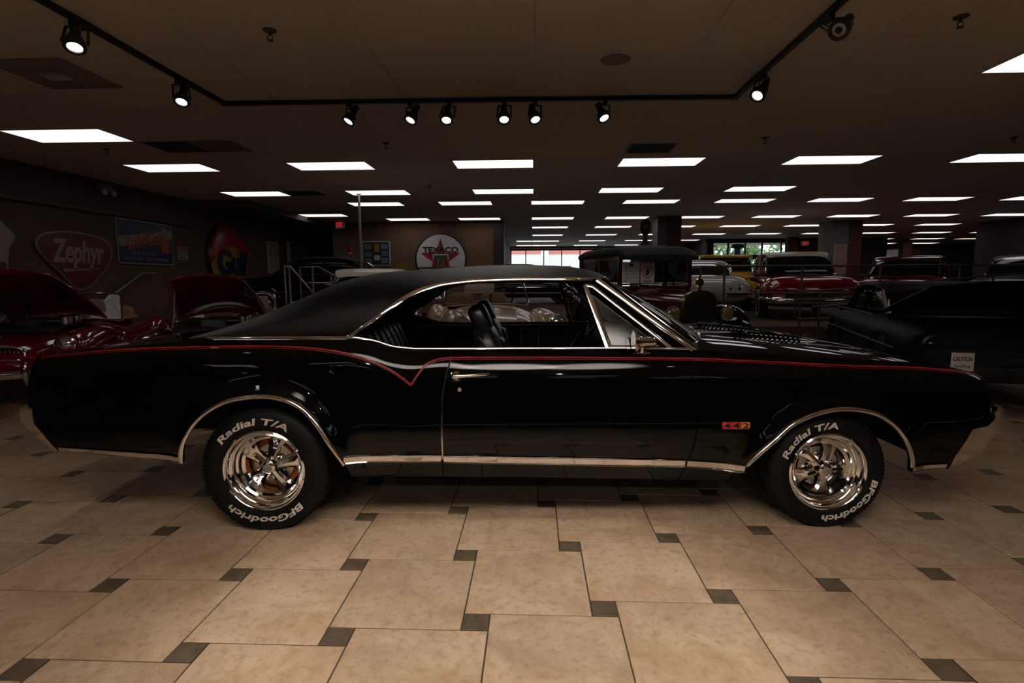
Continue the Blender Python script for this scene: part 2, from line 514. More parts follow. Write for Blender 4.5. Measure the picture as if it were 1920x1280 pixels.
big_mesh = tile_mesh('floor_tile', TA, M['tile'])
acc_mesh = tile_mesh('accent_tile', TB, M['accent'])
big_spots, acc_spots = [], []
for i in range(-26, 40):
    for j in range(-24, 40):
        cx, cy = TX0 + i * TA - j * TB, TY0 + i * TB + j * TA
        bxc, byc = cx + TB / 2 + TA / 2, cy + TB / 2 - TA / 2
        if XL + 0.3 < bxc < 13 and -4 < byc < 12.5:
            big_spots.append((bxc, byc))
        if XL + 0.1 < cx < 13 and -4 < cy < 12.5:
            acc_spots.append((cx, cy))
def lay(spots, mesh, name, size, limit, far_name, m):
    seen = sorted([s for s in spots if in_view(s[0], s[1], 0)], key=lambda s: math.hypot(s[0], s[1]))[:limit]
    ss = set(seen)
    for s in seen:
        o = bpy.data.objects.new(name, mesh)
        C.objects.link(o)
        o.location = (s[0], s[1], 0)
        o.parent = floor
    far = MB()
    h = size / 2 - GAP / 2
    for s in spots:
        if s in ss:
            continue
        x, y = s
        far.add([(x - h, y - h, 0), (x + h, y - h, 0), (x + h, y + h, 0), (x - h, y + h, 0)], [(0, 1, 2, 3)])
        far.add([(x - h, y - h, 0), (x + h, y - h, 0), (x + h, y - h, -0.006), (x - h, y - h, -0.006)], [(0, 1, 2, 3)])
    o = far.build(far_name, m, floor, smooth=False)
    o['kind'] = 'stuff'
lay(big_spots, big_mesh, 'floor_tile', TA, 260, 'distant_floor_tiles', M['tile'])
lay(acc_spots, acc_mesh, 'accent_tile', TB, 240, 'distant_accent_tiles', M['accent'])

# ---- raised carpeted platform behind
PZ = 0.45
plat = MB()
plat.box(XL, 0.75, 10.2, YF, 0.0, PZ)
plat.box(0.75, 2.85, 13.2, YF, 0.0, PZ)
plat.box(2.85, XR, 11.3, YF, 0.0, PZ)
plat.box(3.45, XR, 10.0, 11.3, 0.0, PZ)
struct(plat.build('floor_platform', M['carpet'], smooth=False))

# ---- ceiling
ceiling = struct(MB().box(XL - 0.2, XR, YB, YF, CEIL + 0.012, CEIL + 0.08).build('ceiling', M['tbar'], smooth=False))
PW, PD = 1.177, 0.60
PX0, PY0 = -5.88, 7.60
cp = MB()
hx, hy = PW / 2 - 0.0015, PD / 2 - 0.0015
cp.add([(-hx, -hy, 0.012), (hx, -hy, 0.012), (hx, hy, 0.012), (-hx, hy, 0.012),
        (-hx, -hy, 0.001), (hx, -hy, 0.001), (hx, hy, 0.001), (-hx, hy, 0.001),
        (-hx + .003, -hy + .003, 0), (hx - .003, -hy + .003, 0), (hx - .003, hy - .003, 0), (-hx + .003, hy - .003, 0)],
       [(0, 1, 5, 4), (1, 2, 6, 5), (2, 3, 7, 6), (3, 0, 4, 7), (4, 5, 9, 8), (5, 6, 10, 9), (6, 7, 11, 10), (7, 4, 8, 11), (8, 9, 10, 11)])
cpm = cp.mesh('ceiling_panel', M['ceil'], smooth=False)
farp = MB()
for i in range(-1, 26):
    for j in range(-27, 34):
        x, y = PX0 + (i + 0.5) * PW, PY0 + (j + 0.5) * PD
        if not (XL < x < XR - 0.5 and YB + 0.3 < y < YF - 0.2):
            continue
        if y < 10.4 and x < 9 and in_view(x, y, CEIL, 0.15):
            o = bpy.data.objects.new('ceiling_panel', cpm)
            C.objects.link(o)
            o.location = (x, y, CEIL)
            o.parent = ceiling
        else:
            farp.add([(x - hx, y - hy, CEIL), (x + hx, y - hy, CEIL), (x + hx, y + hy, CEIL), (x - hx, y + hy, CEIL)], [(0, 1, 2, 3)])
            farp.add([(x - hx, y + hy, CEIL), (x + hx, y + hy, CEIL), (x + hx, y + hy, CEIL + .012), (x - hx, y + hy, CEIL + .012)], [(0, 1, 2, 3)])
fo = farp.build('distant_ceiling_panels', M['ceil'], ceiling, smooth=False)
fo['kind'] = 'stuff'

# ---- walls
wl = MB()
wl.box(XL - 0.2, XL, YB, 15.55, 0, CEIL + 0.05)
wl.box(XL - 0.2, XL, 15.55, 18.15, 2.62, CEIL + 0.05)
wl.box(XL - 0.2, XL, 18.15, 18.7, 0, CEIL + 0.05)
struct(wl.build('wall_left', M['wall_l'], smooth=False))
struct(MB().box(XL, XL + 0.07, YB, 11.1, 2.49, CEIL).build('trim_1', M['soffit'], smooth=False))
struct(MB().box(XL, XL + 0.10, YB, 11.12, 2.44, 2.49).build('trim_2', M['trim'], smooth=False))
struct(MB().box(XL, -5.9, 11.1, 15.5, 2.83, CEIL).build('trim_3', M['soffit'], smooth=False))
struct(MB().box(XL, XL + 0.06, 11.1, 15.5, 2.76, 2.83).build('trim_4', M['trim'], smooth=False))
struct(MB().box(-5.8, -1.16, 15.5, 15.7, 0, CEIL).build('wall_back', M['wall_t'], smooth=False))
struct(MB().box(-1.16, -0.855, 15.45, 15.85, 0, CEIL).build('trim_5', M['trim'], smooth=False))
struct(MB().box(-5.8, -5.6, 15.7, 18.7, 0, CEIL).build('wall_corridor_side', M['wall_l'], smooth=False))
struct(MB().box(XL, -5.6, 18.6, 18.8, 0, CEIL).build('wall_corridor_end', M['darkwall'], smooth=False))
struct(MB().box(XL - 0.2, XR, YB - 0.2, YB, 0, CEIL).build('wall_front', M['darkwall'], smooth=False))
struct(MB().box(XR, XR + 0.2, YB, YF, 0, CEIL).build('wall_right', M['darkwall'], smooth=False))
fw = MB()
fw.box(-1.2, 7.4, YF, YF + 0.2, 0, PZ + 0.25)
fw.box(-1.2, 7.4, YF, YF + 0.2, 2.88, CEIL + 0.05)
fw.box(4.9, 7.4, YF, YF + 0.2, PZ + 0.25, 2.88)
fw.box(-1.4, -1.2, 15.7, YF + 0.2, 0, CEIL + 0.05)
struct(fw.build('wall_far', M['greywall'], smooth=False))
# right far section with shop window
fr = MB()
fr.box(7.2, 7.4, 23.0, YF, 0, CEIL + 0.05)
fr.box(10.9, 14.5, 23.0, 23.2, 0, CEIL + 0.05)
fr.box(7.2, 10.9, 23.0, 23.2, 2.86, CEIL + 0.05)
fr.box(14.3, 14.5, 23.2, YF, 0, CEIL + 0.05)
fr.box(14.5, XR, YF - 0.1, YF, 0, CEIL + 0.05)
struct(fr.build('wall_far_right', M['darkwall'], smooth=False))

# doorway in the left wall
dr = MB()
dr.box(XL - 0.12, XL + 0.02, 15.55, 15.63, PZ, 2.62); dr.box(XL - 0.12, XL + 0.02, 18.07, 18.15, PZ, 2.62); dr.box(XL - 0.12, XL + 0.02, 15.63, 18.07, 2.48, 2.62)
d1 = struct(dr.build('door_1', M['win_frame'], smooth=False))
MB().box(XL - 0.20, XL - 0.13, 15.5, 18.2, 0, 2.7).build('backing', M['black_metal'], d1, smooth=False)
MB().box(XL - 0.10, XL - 0.06, 15.63, 16.05, PZ, 2.48).build('side_light', M['paper'], d1, smooth=False)
for k in range(10):
    MB().box(XL - 0.10, XL - 0.05, 16.15, 17.45, PZ + k * 0.2 + 0.005, PZ + k * 0.2 + 0.195).build('shutter_slat', M['vent_panel'], d1, smooth=False)
MB().box(XL - 0.10, XL - 0.05, 17.5, 18.07, PZ, 2.48).build('door_leaf', M['black_metal'], d1, smooth=False)

# far shop windows
def window(name, x0, x1, y, z0, z1, xs, rails, frame=0.05):
    fm = MB()
    for x in xs:
        fm.box(x - frame / 2, x + frame / 2, y - 0.03, y + 0.05, z0, z1)
    for z, w in rails:
        fm.box(x0, x1, y - 0.03, y + 0.05, z - w / 2, z + w / 2)
    o = struct(fm.build(name, M['win_frame'], smooth=False))
    xe = sorted(set([x0] + list(xs) + [x1]))
    ze = sorted(set([z0] + [r[0] for r in rails] + [z1]))
    for a, b in zip(xe[:-1], xe[1:]):
        if b - a < 0.12:
            continue
        for c, d in zip(ze[:-1], ze[1:]):
            if d - c < 0.12:
                continue
            MB().box(a + 0.02, b - 0.02, y + 0.005, y + 0.012, c + 0.02, d - 0.02).build('pane', M['glass'], o, smooth=False)
    return o
window('window_1', -1.2, 4.9, YF + 0.05, PZ + 0.25, 2.88, [-1.17, -0.42, 0.49, 1.39, 2.31, 3.22, 4.12, 4.87], [(PZ + 0.28, 0.06), (2.82, 0.10)])
window('window_2', 7.4, 10.9, 23.05, PZ, 2.86, [7.45, 8.08, 8.78, 9.47, 10.25, 10.85], [(2.22, 0.19), (PZ + 0.04, 0.08), (2.83, 0.06)])

# columns
def column(x0, x1, y0, y1, split, n):
    c = struct(MB().box(x0, x1, y0, y1, 0, CEIL).build('column_%d' % n, M['greywall'], smooth=False))
    MB().box(split, x1 + 0.015, y0 - 0.015, y1 + 0.015, 0, CEIL).build('maroon_panel', M['redcol'], c, smooth=False)
    return c
column(3.26, 3.86, 14.58, 15.2, 3.5, 1)
column(8.55, 9.35, 16.0, 16.8, 9.0, 2)
column(10.15, 10.5, 22.2, 22.5, 10.16, 3)
column(13.3, 14.6, 15.2, 17.0, 13.32, 4).data.materials[0] = M['darkwall']
column(16.0, 16.35, 24.3, 24.6, 16.02, 5)

# outside the far windows
MB().box(-8, 30, YF + 0.3, YF + 40, -0.3, -0.2).build('ground_outside', M['asphalt'], smooth=False)
struct(bpy.data.objects['ground_outside'])
eb = thing('neighbouring_building', 'white building with a red upper band seen through the far window', 'building', (1.5, 36, -0.2))
MB().box(-9, 6.2, 0, 6, 0, 3.2).build('wall', M['ext_wall'], eb, smooth=False)
MB().box(-9.05, 6.25, -0.08, 6, 3.2, 4.4).build('fascia_band', M['ext_red'], eb, smooth=False)
MB().box(-1.05, -0.55, -0.35, 0.05, 0, 4.6).build('pillar', M['ext_wall'], eb, smooth=False)
hb = thing('house_outside', 'small white gabled house seen through the right shop window', 'house', (15.4, 34, -0.2))
m = MB(); m.prism([(-1.6, 0), (3.0, 0), (3.0, 1.9), (0.7, 2.7), (-1.6, 1.9)], lambda a, b, d: (a, d, b), 0, 4)
m.build('wall', M['ext_wall'], hb, smooth=False)
m = MB()
m.bar((-1.8, -0.1, 1.85), (0.7, -0.1, 2.75), 0.1, 0.08); m.bar((3.2, -0.1, 1.85), (0.7, -0.1, 2.75), 0.1, 0.08)
m.build('roof_edge', M['frame_white'], hb, smooth=False)

def tree(x, y, h, r, label, n=420, seed=1):
    t = thing('tree', label, 'tree', (x, y, -0.2), group='trees outside the shop window')
    MB().tube([(0, 0, 0), (0.05, 0, h * 0.45), (0, 0.05, h * 0.8)], [0.16, 0.12, 0.05], 8).build('trunk', M['bark'], t)
    rr = random.Random(seed)
    fm = MB()
    for k in range(n):
        a = rr.uniform(0, 6.283); e = rr.uniform(-1, 1); q = r * rr.uniform(0.55, 1.0) ** 0.5
        c = Vector((math.cos(a) * math.sqrt(1 - e*e) * q, math.sin(a) * math.sqrt(1 - e*e) * q, h * 0.62 + e * q * 0.8))
        ax = Vector((rr.uniform(-1, 1), rr.uniform(-1, 1), rr.uniform(-1, 1))).normalized()
        bx_ = ax.orthogonal().normalized()
        s = rr.uniform(0.14, 0.3)
        fm.add([c - ax * s, c + bx_ * s * .5, c + ax * s, c - bx_ * s * .5], [(0, 1, 2, 3)])
    f = fm.build('foliage', M['leaf'], t, smooth=False)
    f['kind'] = 'stuff'
tree(11.5, 33.0, 4.6, 1.9, 'leafy green tree left of the white house outside', 900, 3)
tree(17.0, 44.0, 8.5, 3.4, 'tall green tree behind the white house outside', 900, 5)
tree(14.0, 51.0, 9.0, 4.0, 'green tree farthest away outside the right shop window', 900, 8)

# ================================================================== CEILING LIGHTS
def make_troffer():
    t = thing('ceiling_light', 'flat white glowing rectangular light panel set in the ceiling', 'ceiling light', (0, 0, 0), group='recessed ceiling lights')
    f = MB(); w, d, b = 1.165, 0.575, 0.026
    f.box(-w/2, w/2, -d/2, -d/2 + b, -0.006, 0.004); f.box(-w/2, w/2, d/2 - b, d/2, -0.006, 0.004)
    f.box(-w/2, -w/2 + b, -d/2 + b, d/2 - b, -0.006, 0.004); f.box(w/2 - b, w/2, -d/2 + b, d/2 - b, -0.006, 0.004)
    f.build('frame', M['frame_white'], t, smooth=False)
    MB().box(-w/2 + b, w/2 - b, -d/2 + b, d/2 - b, -0.004, 0.002).build('diffuser', M['light_on'], t, smooth=False)
    return t
trof = make_troffer()
COLS = [-3.43, -1.48, 0.5, 2.48, 4.44, 6.41, 8.4, 10.4, 12.4, 14.36, 16.4, 18.35]
ORD = ['first', 'second', 'third', 'fourth', 'fifth', 'sixth', 'seventh', 'eighth', 'ninth', 'tenth', 'eleventh', 'twelfth']
rows_ = [('nearest full row', 7.90, [-5.29, -2.925, -0.575, 1.775, 4.12, 6.47]),
         ('second full row', 10.30, [-5.30, -2.94, -0.575, 1.78, 4.13]),
         ('third full row', 11.82, COLS[:8]), ('fourth full row', 14.82, COLS[:9]), ('fifth full row', 17.35, COLS[2:10]),
         ('sixth full row', 20.36, COLS[2:11]), ('seventh full row', 23.45, [-0.2] + COLS[2:11]), ('farthest row', 26.45, [-0.3] + COLS[2:5] + COLS[9:12])]
lights = [(-5.29, 6.13, 'large glowing ceiling light panel at the upper left, nearest the left wall'),
          (4.15, 4.43, 'large glowing ceiling light panel cut off at the upper right edge'),
          (-5.36, 13.75, 'glowing ceiling light panel in front of the left corridor, above the exit sign')]
for nm, y, xs in rows_:
    for k, x in enumerate(xs):
        lights.append((x, y, 'glowing ceiling light panel, %s from the left in the %s' % (ORD[k], nm)))
for k, x in enumerate((-5.29, -2.925, -0.575, 1.775, 4.15)):
    for y, nm in ((-4.9, 'first'), (-6.8, 'second')):
        lights.append((x, y, 'glowing ceiling light panel, %s from the left in the %s row behind the camera' % (ORD[k], nm)))
lights.append((6.5, 4.43, 'glowing ceiling light panel beyond the right edge of the view'))
first = True
for (x, y, lb) in lights:
    o = trof if first else copy_tree(trof)
    first = False
    o.location = (x, y, CEIL - 0.003)
    o['label'] = lb
wl_ = copy_tree(trof)
wl_.location = (18.3, 23.6, CEIL - 0.003)
for ch in wl_.children:
    if ch.name.startswith('diffuser'):
        ch.data = ch.data.copy()
        ch.data.materials[0] = M['light_warm']
wl_['label'] = 'warm yellowish ceiling light panel at the far right'

# ================================================================== TRACK LIGHTING
RZ = CEIL - 0.004
trk = thing('lighting_track', 'black ceiling lighting track forming a rectangle above the black car', 'track', (-0.53, 5.1, CEIL))
def rail(a, b, nm='track_rail'):
    m = MB(); m.bar((a[0] + 0.53, a[1] - 5.1, -0.02), (b[0] + 0.53, b[1] - 5.1, -0.02), 0.036, 0.034)
    m.build(nm, M['black_metal'], trk, smooth=False)
rail((-2.87, -2.6), (-2.865, 5.09)); rail((-2.865, 5.075), (1.81, 5.135)); rail((1.81, 5.135), (1.82, -2.6)); rail((-2.87, -2.6), (1.82, -2.6))
for (x, y) in ((-2.865, 5.075), (1.81, 5.135)):
    MB().box(x + .53 - .025, x + .53 + .025, y - 5.1 - .025, y - 5.1 + .025, -0.04, -0.002).build('corner_joint', M['black_metal'], trk, smooth=False)

def head_at(pivot, lens, aim, label, lit=True, power=TRACK_POWER, cone=70):
    """track head: adapter on the rail, yoke down to a can whose lens sits at `lens` and faces `aim`"""
    px, py = pivot
    t = thing('track_spotlight', label, 'spotlight', (px, py, CEIL - 0.040), group='track spotlights')
    L = Vector(lens) - Vector((px, py, CEIL - 0.040))
    a = Vector(aim).normalized()
    back_ = L - a * 0.075               # pivot of the can
    MB().box(-0.018, 0.018, -0.045, 0.045, -0.03, 0.0).build('adapter', M['black_metal'], t, smooth=False)
    s = a.cross(Vector((0, 0, 1))).normalized()
    up = s.cross(a).normalized()
    top = Vector((0, 0, -0.03))
    yk = MB()
    hc = L - a * 0.03
    for sg in (-1, 1):
        yk.bar(top + s * 0.056 * sg, hc + s * 0.063 * sg, 0.015, 0.006, up=tuple(a))
    yk.bar(top - s * 0.060, top + s * 0.060, 0.017, 0.007)
    yk.build('yoke', M['black_metal'], t, smooth=False)
    q = a.to_track_quat('Z', 'Y').to_euler()
    can = MB()
    can.lathe([(0.0, -0.165), (0.026, -0.165), (0.028, -0.16), (0.028, -0.105), (0.020, -0.10), (0.020, -0.085), (0.036, -0.078), (0.056, -0.035), (0.060, 0.0), (0.056, 0.005), (0.040, 0.004), (0.037, -0.006)], 28, axis='z')
    can.build('can', M['black_metal'], t, tuple(L), q)
    lens_m = MB().lathe([(0.038, -0.005), (0.028, -0.002), (0.015, 0.0), (0.0, 0.001)], 24, axis='z')
    lens_m.build('lens', M['lens_on'] if lit else M['lens_off'], t, tuple(L), q)
    if not lit:
        MB().lathe([(0.020, 0.001), (0.018, 0.005), (0.0, 0.003)], 20, axis='z').build('lens_core', M['black_metal'], t, tuple(L), q)
    cb = MB()
    cb.tube(spline([top + Vector((0.0, 0.03, 0)), (top + L - a * 0.165) / 2 + s * 0.045 + Vector((0, 0.02, -0.01)), L - a * 0.163], 10), 0.004, 6)
    cb.build('cable', M['black_metal'], t)
    if lit:
        ld = bpy.data.lights.new('spot_beam', 'SPOT')
        ld.energy = power
        ld.spot_size = math.radians(cone)
        ld.spot_blend = 0.7
        ld.shadow_soft_size = 0.03
        ld.color = (1.0, 0.93, 0.84)
        lo = bpy.data.objects.new('spot_beam', ld)
        C.objects.link(lo)
        lo.parent = t
        lo.location = tuple(L + a * 0.012)
        lo.rotation_euler = a.to_track_quat('-Z', 'Y').to_euler()
    return t
heads = [
    ((-2.867, 3.46), (-2.76, 3.30, 2.715), (0.22, -0.38, -0.90), 'leftmost lit track spotlight, nearest the upper left corner', True),
    ((-2.866, 4.45), (-2.77, 4.30, 2.715), (0.10, -0.45, -0.88), 'lit track spotlight on the left rail beside the corner', True),
    ((-1.70, 5.09), (-1.645, 4.885, 2.715), (-0.38, -0.38, -0.85), 'lit track spotlight tilted left, first on the cross rail', True),
    ((-1.135, 5.095), (-1.09, 4.88, 2.715), (-0.32, -0.42, -0.85), 'lit track spotlight tilted left, second on the cross rail', True),
    ((-0.775, 5.10), (-0.773, 4.895, 2.715), (0.0, -0.50, -0.86), 'lit track spotlight, third on the cross rail from the left', True),
    ((-0.27, 5.105), (-0.265, 4.905, 2.715), (0.04, -0.50, -0.86), 'lit track spotlight, fourth on the cross rail from the left', True),
    ((0.01, 5.11), (0.01, 4.92, 2.715), (0.22, -0.45, -0.86), 'lit track spotlight, fifth on the cross rail from the left', True),
    ((0.64, 5.12), (0.61, 4.905, 2.715), (0.30, -0.45, -0.84), 'lit track spotlight at the right end of the cross rail', True),
    ((1.812, 4.56), (1.71, 4.385, 2.715), (-0.55, -0.40, -0.72), 'lit track spotlight on the right rail beside the corner', True),
    ((1.813, 3.60), (1.72, 3.295, 2.715), (-0.60, -0.50, -0.60), 'unlit track spotlight with a dark lens near the top edge', False),
]
for h in heads:
    head_at(*h)
NEAR = [((-2.87, 1.5), (-0.1, 1.95), 'left near rail, closest to the car'), ((-2.87, 0.3), (-0.2, 1.8), 'left near rail, level with the camera'),
        ((1.82, 1.4), (0.1, 1.95), 'right near rail, closest to the car'), ((1.82, 0.2), (0.2, 1.8), 'right near rail, level with the camera'),
        ((-1.6, -2.6), (-0.6, 1.3), 'rear cross rail, left'), ((-0.3, -2.6), (0.0, 1.4), 'rear cross rail, middle'), ((0.9, -2.6), (0.6, 1.3), 'rear cross rail, right')]
for k_, (pv, tg, where) in enumerate(NEAR):
    a = (Vector((tg[0], tg[1], 0)) - Vector((pv[0], pv[1], 2.74))).normalized()
    head_at(pv, Vector((pv[0], pv[1], 2.74)) + Vector((a.x, a.y, 0)) * 0.12, a, 'unseen lit track spotlight on the ' + where, True, FLOOR_SPOT_POWER * (1.3 if k_ < 4 else 0.35), 42)

# ================================================================== SMALL CEILING FITTINGS
def sprinkler(x, y, label):
    t = thing('fire_sprinkler', label, 'sprinkler', (x, y, CEIL), group='ceiling sprinklers')
    MB().lathe([(0.0, 0.0), (0.045, 0.0), (0.043, -0.006), (0.014, -0.010), (0.0, -0.010)], 20, axis='z').build('escutcheon', M['vent_dark'], t)
    f = MB(); f.tube([(0, 0, -0.008), (0, 0, -0.035)], 0.010, 8); f.tube(spline([(0.009, 0, -0.03), (0.02, 0, -0.045), (0.003, 0, -0.062)], 6), 0.003, 6); f.tube(spline([(-0.009, 0, -0.03), (-0.02, 0, -0.045), (-0.003, 0, -0.062)], 6), 0.003, 6)
    f.build('frame_arms', M['vent_dark'], t)
    MB().lathe([(0.0, -0.060), (0.02, -0.062), (0.02, -0.066), (0.0, -0.066)], 12, axis='z').build('deflector', M['vent_dark'], t)
sprinkler(-1.75, 3.70, 'ceiling sprinkler inside the track, upper left')
sprinkler(2.70, 3.73, 'ceiling sprinkler near the upper right corner')
sprinkler(-1.79, 6.65, 'small ceiling sprinkler behind the cross rail, left of centre')
sprinkler(2.71, 6.65, 'small ceiling sprinkler right of the track above the light rows')
sprinkler(-5.37, 6.77, 'small ceiling sprinkler below the leftmost light panel')
sprinkler(5.65, 6.8, 'small ceiling sprinkler at the right edge')
sprinkler(-1.84, 9.65, 'tiny ceiling sprinkler between the second light rows')

v = thing('ceiling_vent', 'dark square ceiling return vent with a pale centre at upper left', 'vent', (-3.82, 4.36, CEIL))
MB().box(-0.30, 0.30, -0.29, 0.29, -0.008, 0.002).build('panel', M['vent_panel'], v, smooth=False)
m = MB()
m.box(-0.31, 0.31, -0.305, -0.29, -0.011, 0); m.box(-0.31, 0.31, 0.29, 0.305, -0.011, 0); m.box(-0.31, -0.30, -0.29, 0.29, -0.011, 0); m.box(0.30, 0.31, -0.29, 0.29, -0.011, 0)
m.build('frame', M['vent_panel'], v, smooth=False)
MB().box(-0.09, 0.09, -0.05, 0.06, -0.03, -0.008).build('centre_plate', M['frame_white'], v, smooth=False)
v = thing('ceiling_vent', 'long dark ceiling vent with louvres beside the left light panels', 'vent', (-4.15, 6.70, CEIL))
MB().box(-0.55, 0.55, -0.27, 0.27, -0.006, 0.002).build('frame', M['vent_panel'], v, smooth=False)
for k in range(11):
    MB().box(-0.50, 0.0, -0.24 + k * 0.044, -0.215 + k * 0.044, -0.016, -0.004).build('louvre', M['vent_dark'], v, smooth=False)
MB().box(0.06, 0.5, -0.24, 0.24, -0.01, -0.005).build('blank_plate', M['vent_panel'], v, smooth=False)
v = thing('ceiling_vent', 'dark ceiling vent behind the right end of the track', 'vent', (1.47, 7.1, CEIL))
MB().box(-0.3, 0.3, -0.25, 0.25, -0.006, 0.002).build('frame', M['vent_panel'], v, smooth=False)
for k in range(8):
    MB().box(-0.26, 0.26, -0.21 + k * 0.055, -0.18 + k * 0.055, -0.014, -0.004).build('louvre', M['vent_dark'], v, smooth=False)
v = thing('ceiling_vent', 'dark ceiling vent beside the second row of lights on the left', 'vent', (-4.35, 10.3, CEIL))
MB().box(-0.3, 0.3, -0.25, 0.25, -0.006, 0.002).build('frame', M['vent_dark'], v, smooth=False)
for k in range(8):
    MB().box(-0.26, 0.26, -0.21 + k * 0.055, -0.18 + k * 0.055, -0.014, -0.004).build('louvre', M['black_metal'], v, smooth=False)
v = thing('ceiling_speaker', 'round ceiling speaker grille inside the track rectangle', 'speaker', (0.61, 4.28, CEIL))
MB().lathe([(0.14, 0.0), (0.138, -0.008), (0.118, -0.010), (0.115, -0.004)], 36, axis='z').build('rim', M['tbar'], v)
MB().lathe([(0.116, -0.005), (0.06, -0.007), (0.0, -0.008)], 36, axis='z').build('grille', M['vent_panel'], v)
v = thing('emergency_light', 'twin-head emergency light high on the left wall soffit', 'emergency light', (XL + 0.07, 8.9, 2.86))
MB().box(0, 0.07, -0.13, 0.13, -0.07, 0.05).build('housing', M['vent_panel'], v, smooth=False)
for s_ in (-1, 1):
    MB().lathe([(0.0, 0.0), (0.03, 0.0), (0.05, 0.05), (0.048, 0.055), (0.0, 0.05)], 16, axis='x', c=(0.06, 0.10 * s_, -0.085)).build('lamp_head', M['frame_white'], v)
def exit_sign(x, y, z, rz, label):
    t = thing('exit_sign', label, 'exit sign', (x, y, z), rz)
    MB().box(-0.15, 0.15, -0.03, 0.03, -0.10, 0.10).build('housing', M['frame_white'], t, smooth=False)
    MB().box(-0.14, 0.14, -0.034, -0.03, -0.085, 0.085).build('face', M['sign_white'], t, smooth=False)
    MB().tube([(0, 0, 0.10), (0, 0, CEIL - z)], .008, 8).build('hanger', M['frame_white'], t)
    text_part('EXIT', 0.24, 0.13, lambda a, b, d: (a, -0.036 - d, b), 'lettering', M['exit_red'], t, bold=0.03)
exit_sign(-5.35, 14.9, 2.84, math.radians(-28), 'red exit sign hanging in front of the left corridor')
exit_sign(11.0, 22.6, 2.74, 0.0, 'red exit sign hanging beside the right shop window')

# ================================================================== WALL SIGNS
def WLm(yc, zc, off=0.0):
    return lambda a, b, d: (XL + off + d, yc + a, zc + b)
def closed_spline(pts, n):
    P = [Vector((p[0], p[1], 0)) for p in pts]; k = len(P); out = []
    for i in range(n):
        s = i / n * k; q = int(s); t = s - q
        p0, p1, p2, p3 = P[(q - 1) % k], P[q % k], P[(q + 1) % k], P[(q + 2) % k]
        v = 0.5 * ((2 * p1) + (p2 - p0) * t + (2*p0 - 5*p1 + 4*p2 - p3) * t*t + (-p0 + 3*p1 - 3*p2 + p3) * t**3)
        out.append((v.x, v.y))
    return out
def scale_poly(p, s, c=(0, 0)):
    return [((a - c[0]) * s + c[0], (b - c[1]) * s + c[1]) for a, b in p]

zp = thing('wall_sign', 'red rounded triangular sign with white slanted lettering reading Zephyr', 'sign', (XL, 8.30, 1.65))
zpoly = closed_spline([(-.71, .19), (-.66, .31), (-.5, .39), (-.1, .44), (.35, .41), (.6, .34), (.70, .2), (.66, .03), (.5, -.17), (.25, -.38), (.1, -.46), (0, -.475), (-.1, -.44), (-.35, -.2), (-.6, .02)], 64)
WZ = lambda a, b, d: (d, a, b)
MB().prism(zpoly, WZ, 0.0, 0.05).build('border', M['shaded_white'], zp, smooth=False)
MB().prism(scale_poly(zpoly, 0.955), WZ, 0.045, 0.058).build('panel', M['shaded_red'], zp, smooth=False)
text_part('Zephyr', 1.0, 0.47, lambda a, b, d: (0.060 + d, a + 0.02, b + 0.08), 'lettering', M['shaded_white'], zp, bold=0.035, shear=0.2)
MB().prism([(-.33, -.145), (.43, -.12), (.43, -.126), (-.28, -.185)], WZ, 0.055, 0.062).build('underline_swoosh', M['shaded_white'], zp, smooth=False)

sh = thing('wall_sign', 'white and red shield-shaped sign cut off by the left edge', 'sign', (XL, 6.55, 1.45))
half = [(0.0, .87), (.20, .80), (.54, .74), (.78, .51), (.655, .32), (.61, .07), (.69, -.18), (.73, -.375), (.66, -.55), (.40, -.70), (.15, -.84), (0.0, -.90)]
spoly = half + [(-a, b) for a, b in reversed(half[1:-1])]
MB().prism(spoly, WZ, 0.0, 0.04).build('backing', M['sign_black'], sh, smooth=False)
MB().prism(scale_poly(spoly, 0.97), WZ, 0.035, 0.05).build('border', M['shaded_white'], sh, smooth=False)
sp = scale_poly(spoly, 0.92)
low = []
for k in range(len(sp)):
    (a0, b0), (a1, b1) = sp[k], sp[(k + 1) % len(sp)]
    if b0 <= 0.13:
        low.append((a0, b0))
    if (b0 <= 0.13) != (b1 <= 0.13):
        t = (0.13 - b0) / (b1 - b0)
        low.append((a0 + (a1 - a0) * t, 0.13))
MB().prism(low, WZ, 0.045, 0.056).build('red_field', M['shaded_red'], sh, smooth=False)
text_part('S', 0.18, 0.26, lambda a, b, d: (0.052 + d, a + 0.42, b + 0.44), 'lettering', M['sign_black'], sh, bold=0.03)

lg = thing('wall_sign', 'navy poster sign with red script lettering on a white diagonal band', 'sign', (XL, 9.88, 2.02))
MB().box(0, 0.03, -0.72, 0.72, -0.40, 0.40).build('frame', M['shaded_white'], lg, smooth=False)
MB().box(0.028, 0.036, -0.69, 0.69, -0.37, 0.37).build('panel', M['sign_blue'], lg, smooth=False)
MB().prism([(-.69, -.10), (.33, .06), (.69, .11), (.69, .28), (.33, .23), (-.69, .075)], WZ, 0.034, 0.039).build('band', M['shaded_white'], lg, smooth=False)
text_part('LubriGas', 0.92, 0.27, lambda a, b, d: (0.040 + d, a - 0.06, b + 0.055 + a * 0.15), 'lettering', M['sign_orange'], lg, bold=0.03, shear=0.25)
text_part('LUBRICATES SAVINGS', 0.66, 0.055, lambda a, b, d: (0.038 + d, a - 0.12, b - 0.20), 'slogan', M['sign_pale'], lg, bold=0.01)
text_part('TRACTOR-DIESEL  AVIATION OR MARINE', 1.15, 0.06, lambda a, b, d: (0.038 + d, a - 0.02, b - 0.30), 'slogan', M['sign_pale'], lg, bold=0.01)
MB().prism([(.36, -.16), (.62, -.16), (.62, .02), (.55, .06), (.52, .16), (.42, .16), (.40, .04), (.36, .02)], WZ, 0.038, 0.046).build('pump_picture', M['sign_orange'], lg, smooth=False)
